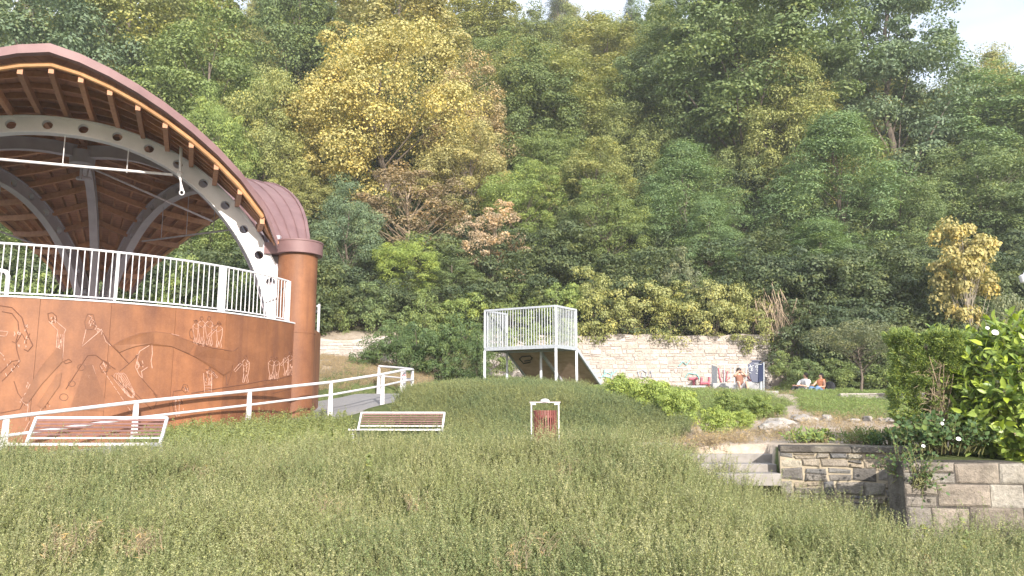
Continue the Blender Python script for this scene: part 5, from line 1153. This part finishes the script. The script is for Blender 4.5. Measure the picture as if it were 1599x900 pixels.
# ---------------------------------------------------------------- clipped yew and laurel on the right
def needles(P, Nn, n_per, L, rs):
    n = len(P); idx = np.repeat(np.arange(n), n_per); d = unit(Nn[idx] + rs.normal(0, .5, (len(idx), 3))); s = np.cross(d, rs.normal(0, 1, (len(idx), 3))); s = unit(s) * L * .11; b = P[idx] + rs.normal(0, .012, (len(idx), 3)); l = L * rs.uniform(.5, 1.2, (len(idx), 1))
    V = np.stack([b - s, b + s, b + s * .4 + d * l, b - s * .4 + d * l], 1).reshape(-1, 3); return V, np.arange(len(idx) * 4).reshape(-1, 4)
rs = np.random.default_rng(90); yc = at(1450, 610, 11.0); ytop = at(1447, 522, 10.8).z; ybot = gz(yc.x, 11.0) - .05; hw = .42
t = empty('yew_hedge', (yc.x, 11.0, ybot), 'clipped square yew with a brown dead patch above the block wall', 'hedge'); t.rotation_euler.z = R(-27)
n = 7600; P, Nn = [], []
for k in range(n):
    f = rs.random(); z = ybot + .25 + (ytop - ybot - .25) * f; wdt = hw * (1 - .10 * (1 - f) ** 2 + .05 * math.sin(z * 9)); face = rs.random()
    if face < .5: x, y, nn = rs.uniform(-wdt, wdt), -wdt * .8, (0, -1, .35)
    elif face < .68: x, y, nn = -wdt, rs.uniform(-wdt, wdt) * .8, (-1, 0, .35)
    elif face < .86: x, y, nn = wdt, rs.uniform(-wdt, wdt) * .8, (1, 0, .35)
    else: x, y, z, nn = rs.uniform(-wdt, wdt), rs.uniform(-wdt, wdt) * .8, ytop, (0, 0, 1)
    u_ = x / hw
    if face < .5 and .12 < u_ < .5 and f < .8 and rs.random() < .8 - .3 * f: continue
    o_ = .04 * math.sin(x * 13 + z * 5) + .03 * math.sin(z * 23 + x * 7) + .03 * math.sin(x * 29 - z * 11) + rs.normal(0, .02)
    if math.sin(x * 11 + 2) * math.sin(z * 9 + x * 5) > .62 and rs.random() < .8: continue
    P.append((yc.x + x + nn[0] * o_, 11.0 + y + nn[1] * o_, z + nn[2] * o_)); Nn.append(nn)
P, Nn = np.array(P), unit(np.array(Nn)); V, Fc = needles(P, Nn, 7, .05, rs); V -= np.array([yc.x, 11.0, ybot])
link('foliage', npmesh('yew_foliage', V, Fc, M['yew_leaf'], rs.random(len(Fc))), t)
q = MB()
for k in range(16):
    x0 = yc.x + .1 + rs.normal(0, .05); pts_ = [(x0, 11.0 - .15, ybot), (x0 + rs.normal(0, .05), 11.0 - .37, ybot + .45), (x0 + rs.normal(.02, .08), 11.0 - .42, ybot + rs.uniform(.7, 1.35))]; q.tube(pts_, [.018, .011, .003], 5)
for k in range(260):
    z = ybot + rs.uniform(.1, 1.2); x0 = yc.x + .1 + rs.normal(0, .09); q.tube([(x0, 10.64, z), (x0 + rs.normal(0, .07), 10.56, z + rs.uniform(-.06, .1))], [.004, .0015], 3)
q.build('dead_twigs', M['twig'], t)
q = MB(); q.tube([(yc.x, 11.1, ybot - .1), (yc.x, 11.0, ytop - .15)], [.07, .03], 8)
for k in range(40):
    z = ybot + rs.uniform(.2, 1.5); a = rs.uniform(0, 6.28); q.tube([(yc.x, 11.0, z - .1), (yc.x + .38 * math.cos(a), 11.0 + .3 * math.sin(a), z)], [.014, .005], 4)
q.build('branches', M['bark'], t)
def bigleaf(P, D, U, L, wd_, rs):
    """elliptic leaf folded on its midrib: 8 verts, 6 faces"""
    n = len(P); s = unit(np.cross(D, U)); u = np.cross(s, D); l = (L * rs.uniform(.6, 1.25, n))[:, None]; w_ = l * wd_
    V = np.stack([P, P + D * l * .3 + s * w_ * .42 + u * l * .05, P + D * l * .3, P + D * l * .3 - s * w_ * .42 + u * l * .05, P + D * l * .68 + s * w_ * .4 + u * l * .03, P + D * l * .68 - u * l * .03, P + D * l * .68 - s * w_ * .4 + u * l * .03, P + D * l - u * l * .12], 1).reshape(-1, 3)
    T_f = [(0, 2, 1), (0, 3, 2), (1, 2, 5, 4), (2, 3, 6, 5), (4, 5, 7), (5, 6, 7)]; fs = [tuple(i * 8 + j for j in f) for i in range(n) for f in T_f]; return V, fs, 6
def leafy(name, label, cat, c, rad, nshoot, per, L, wd_, mat, seed, stem='stem', up=.6, group=None, zmin=-1, lenshoot=.28, dens=None):
    rs = np.random.default_rng(seed); t = empty(name, (c[0], c[1], gz(c[0], c[1])), label, cat, group); q = MB(); P, D, U = [], [], []
    for k in range(nshoot):
        d = unit(rs.normal(0, 1, 3)); d[2] = d[2] if d[2] > zmin else -d[2]; 
        if d[1] > .3 and rs.random() < .6: d[1] = -d[1]
        p = np.array(c) + d * np.array(rad) * rs.uniform(.72, 1.05); sd_ = unit(d * .7 + np.array([0, 0, up]) + rs.normal(0, .3, 3)); a0 = rs.uniform(0, 6.28); e = p + sd_ * lenshoot
        q.tube([p - sd_ * .15, p, e], [.006, .005, .002], 4, cap=False); x_ = unit(np.cross(sd_, rs.normal(0, 1, 3))); y_ = np.cross(sd_, x_)
        for j in range(per):
            f = j / per; a = a0 + j * 2.4; r_ = x_ * math.cos(a) + y_ * math.sin(a); P.append(p + sd_ * lenshoot * (f * 1.1)); dd = unit(r_ * (1.1 - .5 * f) + sd_ * (.35 + .6 * f)); D.append(dd); U.append(unit(sd_ - dd * (sd_ @ dd) + rs.normal(0, .15, 3)))
    V, fs, kf = bigleaf(np.array(P), np.array(D), np.array(U), L, wd_, rs); V -= np.array(t.location); rv = np.repeat(rs.random(len(P)), kf)
    link('foliage', npmesh(name + '_foliage', V, fs, M[mat], rv, smooth=True), t); q.build('shoots', M[stem], t); return t
lc = at(1590, 600, 9.8)
leafy('laurel_hedge', 'big glossy bright green laurel hedge at the right edge', 'hedge', (lc.x + .72, 10.6, .02), (1.0, .8, .98), 760, 9, .155, .44, 'laurel_leaf', 91)
leafy('laurel_hedge', 'young pale laurel shoots rising behind the clipped yew', 'hedge', (at(1478, 530, 11.6).x, 11.7, .55), (.4, .4, .42), 60, 8, .14, .42, 'laurel_leaf', 92)
leafy('climbing_weed', 'leafy creeping weed with white flowers at the foot of the clipped yew', 'plant', (at(1480, 690, 10.4).x, 10.45, -.45), (.55, .3, .16), 170, 7, .07, .75, 'weed_leaf', 93, zmin=0)
leafy('climbing_weed', 'ivy tuft spilling over the brown block wall', 'plant', (at(1437, 742, 9.5).x, 9.56, -.80), (.12, .06, .14), 26, 7, .05, .7, 'weed_leaf', 94)
leafy('climbing_weed', 'ivy hanging at the corner between the rubble and block walls', 'plant', (at(1408, 712, 9.8).x, 9.9, -.66), (.10, .12, .2), 30, 7, .05, .7, 'weed_leaf', 95)
leafy('creeping_plant', 'green leafy plant on the terrace beside the top step', 'plant', (at(1262, 688, 12.2).x, 12.2, gz(4.7, 12.2) + .02), (.34, .18, .07), 60, 6, .07, .5, 'grass_leaf', 96, zmin=0, lenshoot=.12)
leafy('creeping_plant', 'grassy green clump above the middle of the rubble wall', 'plant', (at(1345, 684, 12.2).x, 12.2, gz(5.5, 12.2) + .03), (.26, .2, .09), 60, 8, .09, .16, 'grass_leaf', 97, zmin=0, lenshoot=.12)
leafy('creeping_plant', 'dark green leafy patch between grassy clump and clipped yew', 'plant', (at(1390, 685, 12.0).x, 12.0, gz(5.9, 12.0) + .03), (.3, .2, .11), 80, 7, .06, .6, 'weed_leaf', 98, zmin=0, lenshoot=.12)
# dry brush pile on the right wall
t = empty('brush_pile', (at(1560, 708, 9.9).x, 9.9, gz(6.2, 9.9)), 'pile of dry brown cut twigs on top of the wall at right', 'brush pile'); q = MB()
for k in range(420):
    c_ = np.array([t.location.x, 9.9, t.location.z + .05]) + rs.normal(0, 1, 3) * np.array([.35, .1, .045]); d = unit(rs.normal(0, 1, 3) * np.array([1, .6, .35])) * rs.uniform(.05, .14); q.tube([c_ - d, c_ + d + rs.normal(0, .01, 3), ], [.0045, .002], 3, cap=False)
q.build('twigs', M['twig'], t)
# white flowers
def flower(px, py, Y, r_, label):
    q = MB(); c_ = at(px, py, Y); n_ = 10; d = Vector((0, -1, .3)).normalized(); s_ = Vector((1, 0, 0)); u = s_.cross(d).normalized() * -1
    ring = [c_ + (s_ * math.cos(6.283 * k / n_) + u * math.sin(6.283 * k / n_)) * r_ * (1 + .12 * math.cos(k * 2.5 * 2)) + d * .015 for k in range(n_)]; back = c_ - d * .03
    q.add(ring + [c_ - d * .006, back], [(k, (k + 1) % n_, n_) for k in range(n_)] + [((k + 1) % n_, k, n_ + 1) for k in range(n_)]); tag(q.build('flower', M['petal']), label, 'flower', 'white flowers on the hedge foot')
for a in [(1470, 662, 10.3, .026, 'white flower low on the right of the clipped yew'), (1471, 656, 10.32, .022, 'white flower just above its twin on the clipped yew'), (1496, 686, 10.0, .028, 'white flower above the brush pile left end'), (1441, 697, 10.0, .022, 'tiny white flower near the end of the rubble wall coping'), (1553, 520, 9.2, .038, 'large white flower on the laurel top'), (1541, 513, 9.25, .022, 'smaller white flower left of the large laurel flower')]: flower(*a)
# wispy dry stems hanging over the rock face
q = MB(); rs = np.random.default_rng(99)
for k in range(90):
    a = at(1210 + rs.normal(0, 17), 478 + rs.normal(0, 14), 36.1 + rs.normal(0, .3)); l = rs.uniform(.5, 1.6); dx = rs.normal(0, .25); q.tube([a, a + Vector((dx * .5, -.15, -l * .5)), a + Vector((dx, -.1, -l))], [.02, .014, .006], 3, cap=False)
tag(q.build('dry_creeper', M['twig']), 'curtain of bare dry creeper stems hanging over the rock face', 'creeper')
# ---------------------------------------------------------------- haze
q = MB(); q.box((0, 85, 10), (560, 320, 190)); hz = q.build('haze', [], None)
m, t, o = newmat('haze'); pv = N(t, 'ShaderNodeVolumePrincipled'); pv.inputs['Color'].default_value = (.88, .93, 1, 1); pv.inputs['Density'].default_value = .0006; pv.inputs['Anisotropy'].default_value = .0
t.links.new(pv.outputs[0], o.inputs['Volume']); hz.data.materials.append(m); tag(hz, 'thin pale air between the camera and the hill', 'haze', kind='stuff')
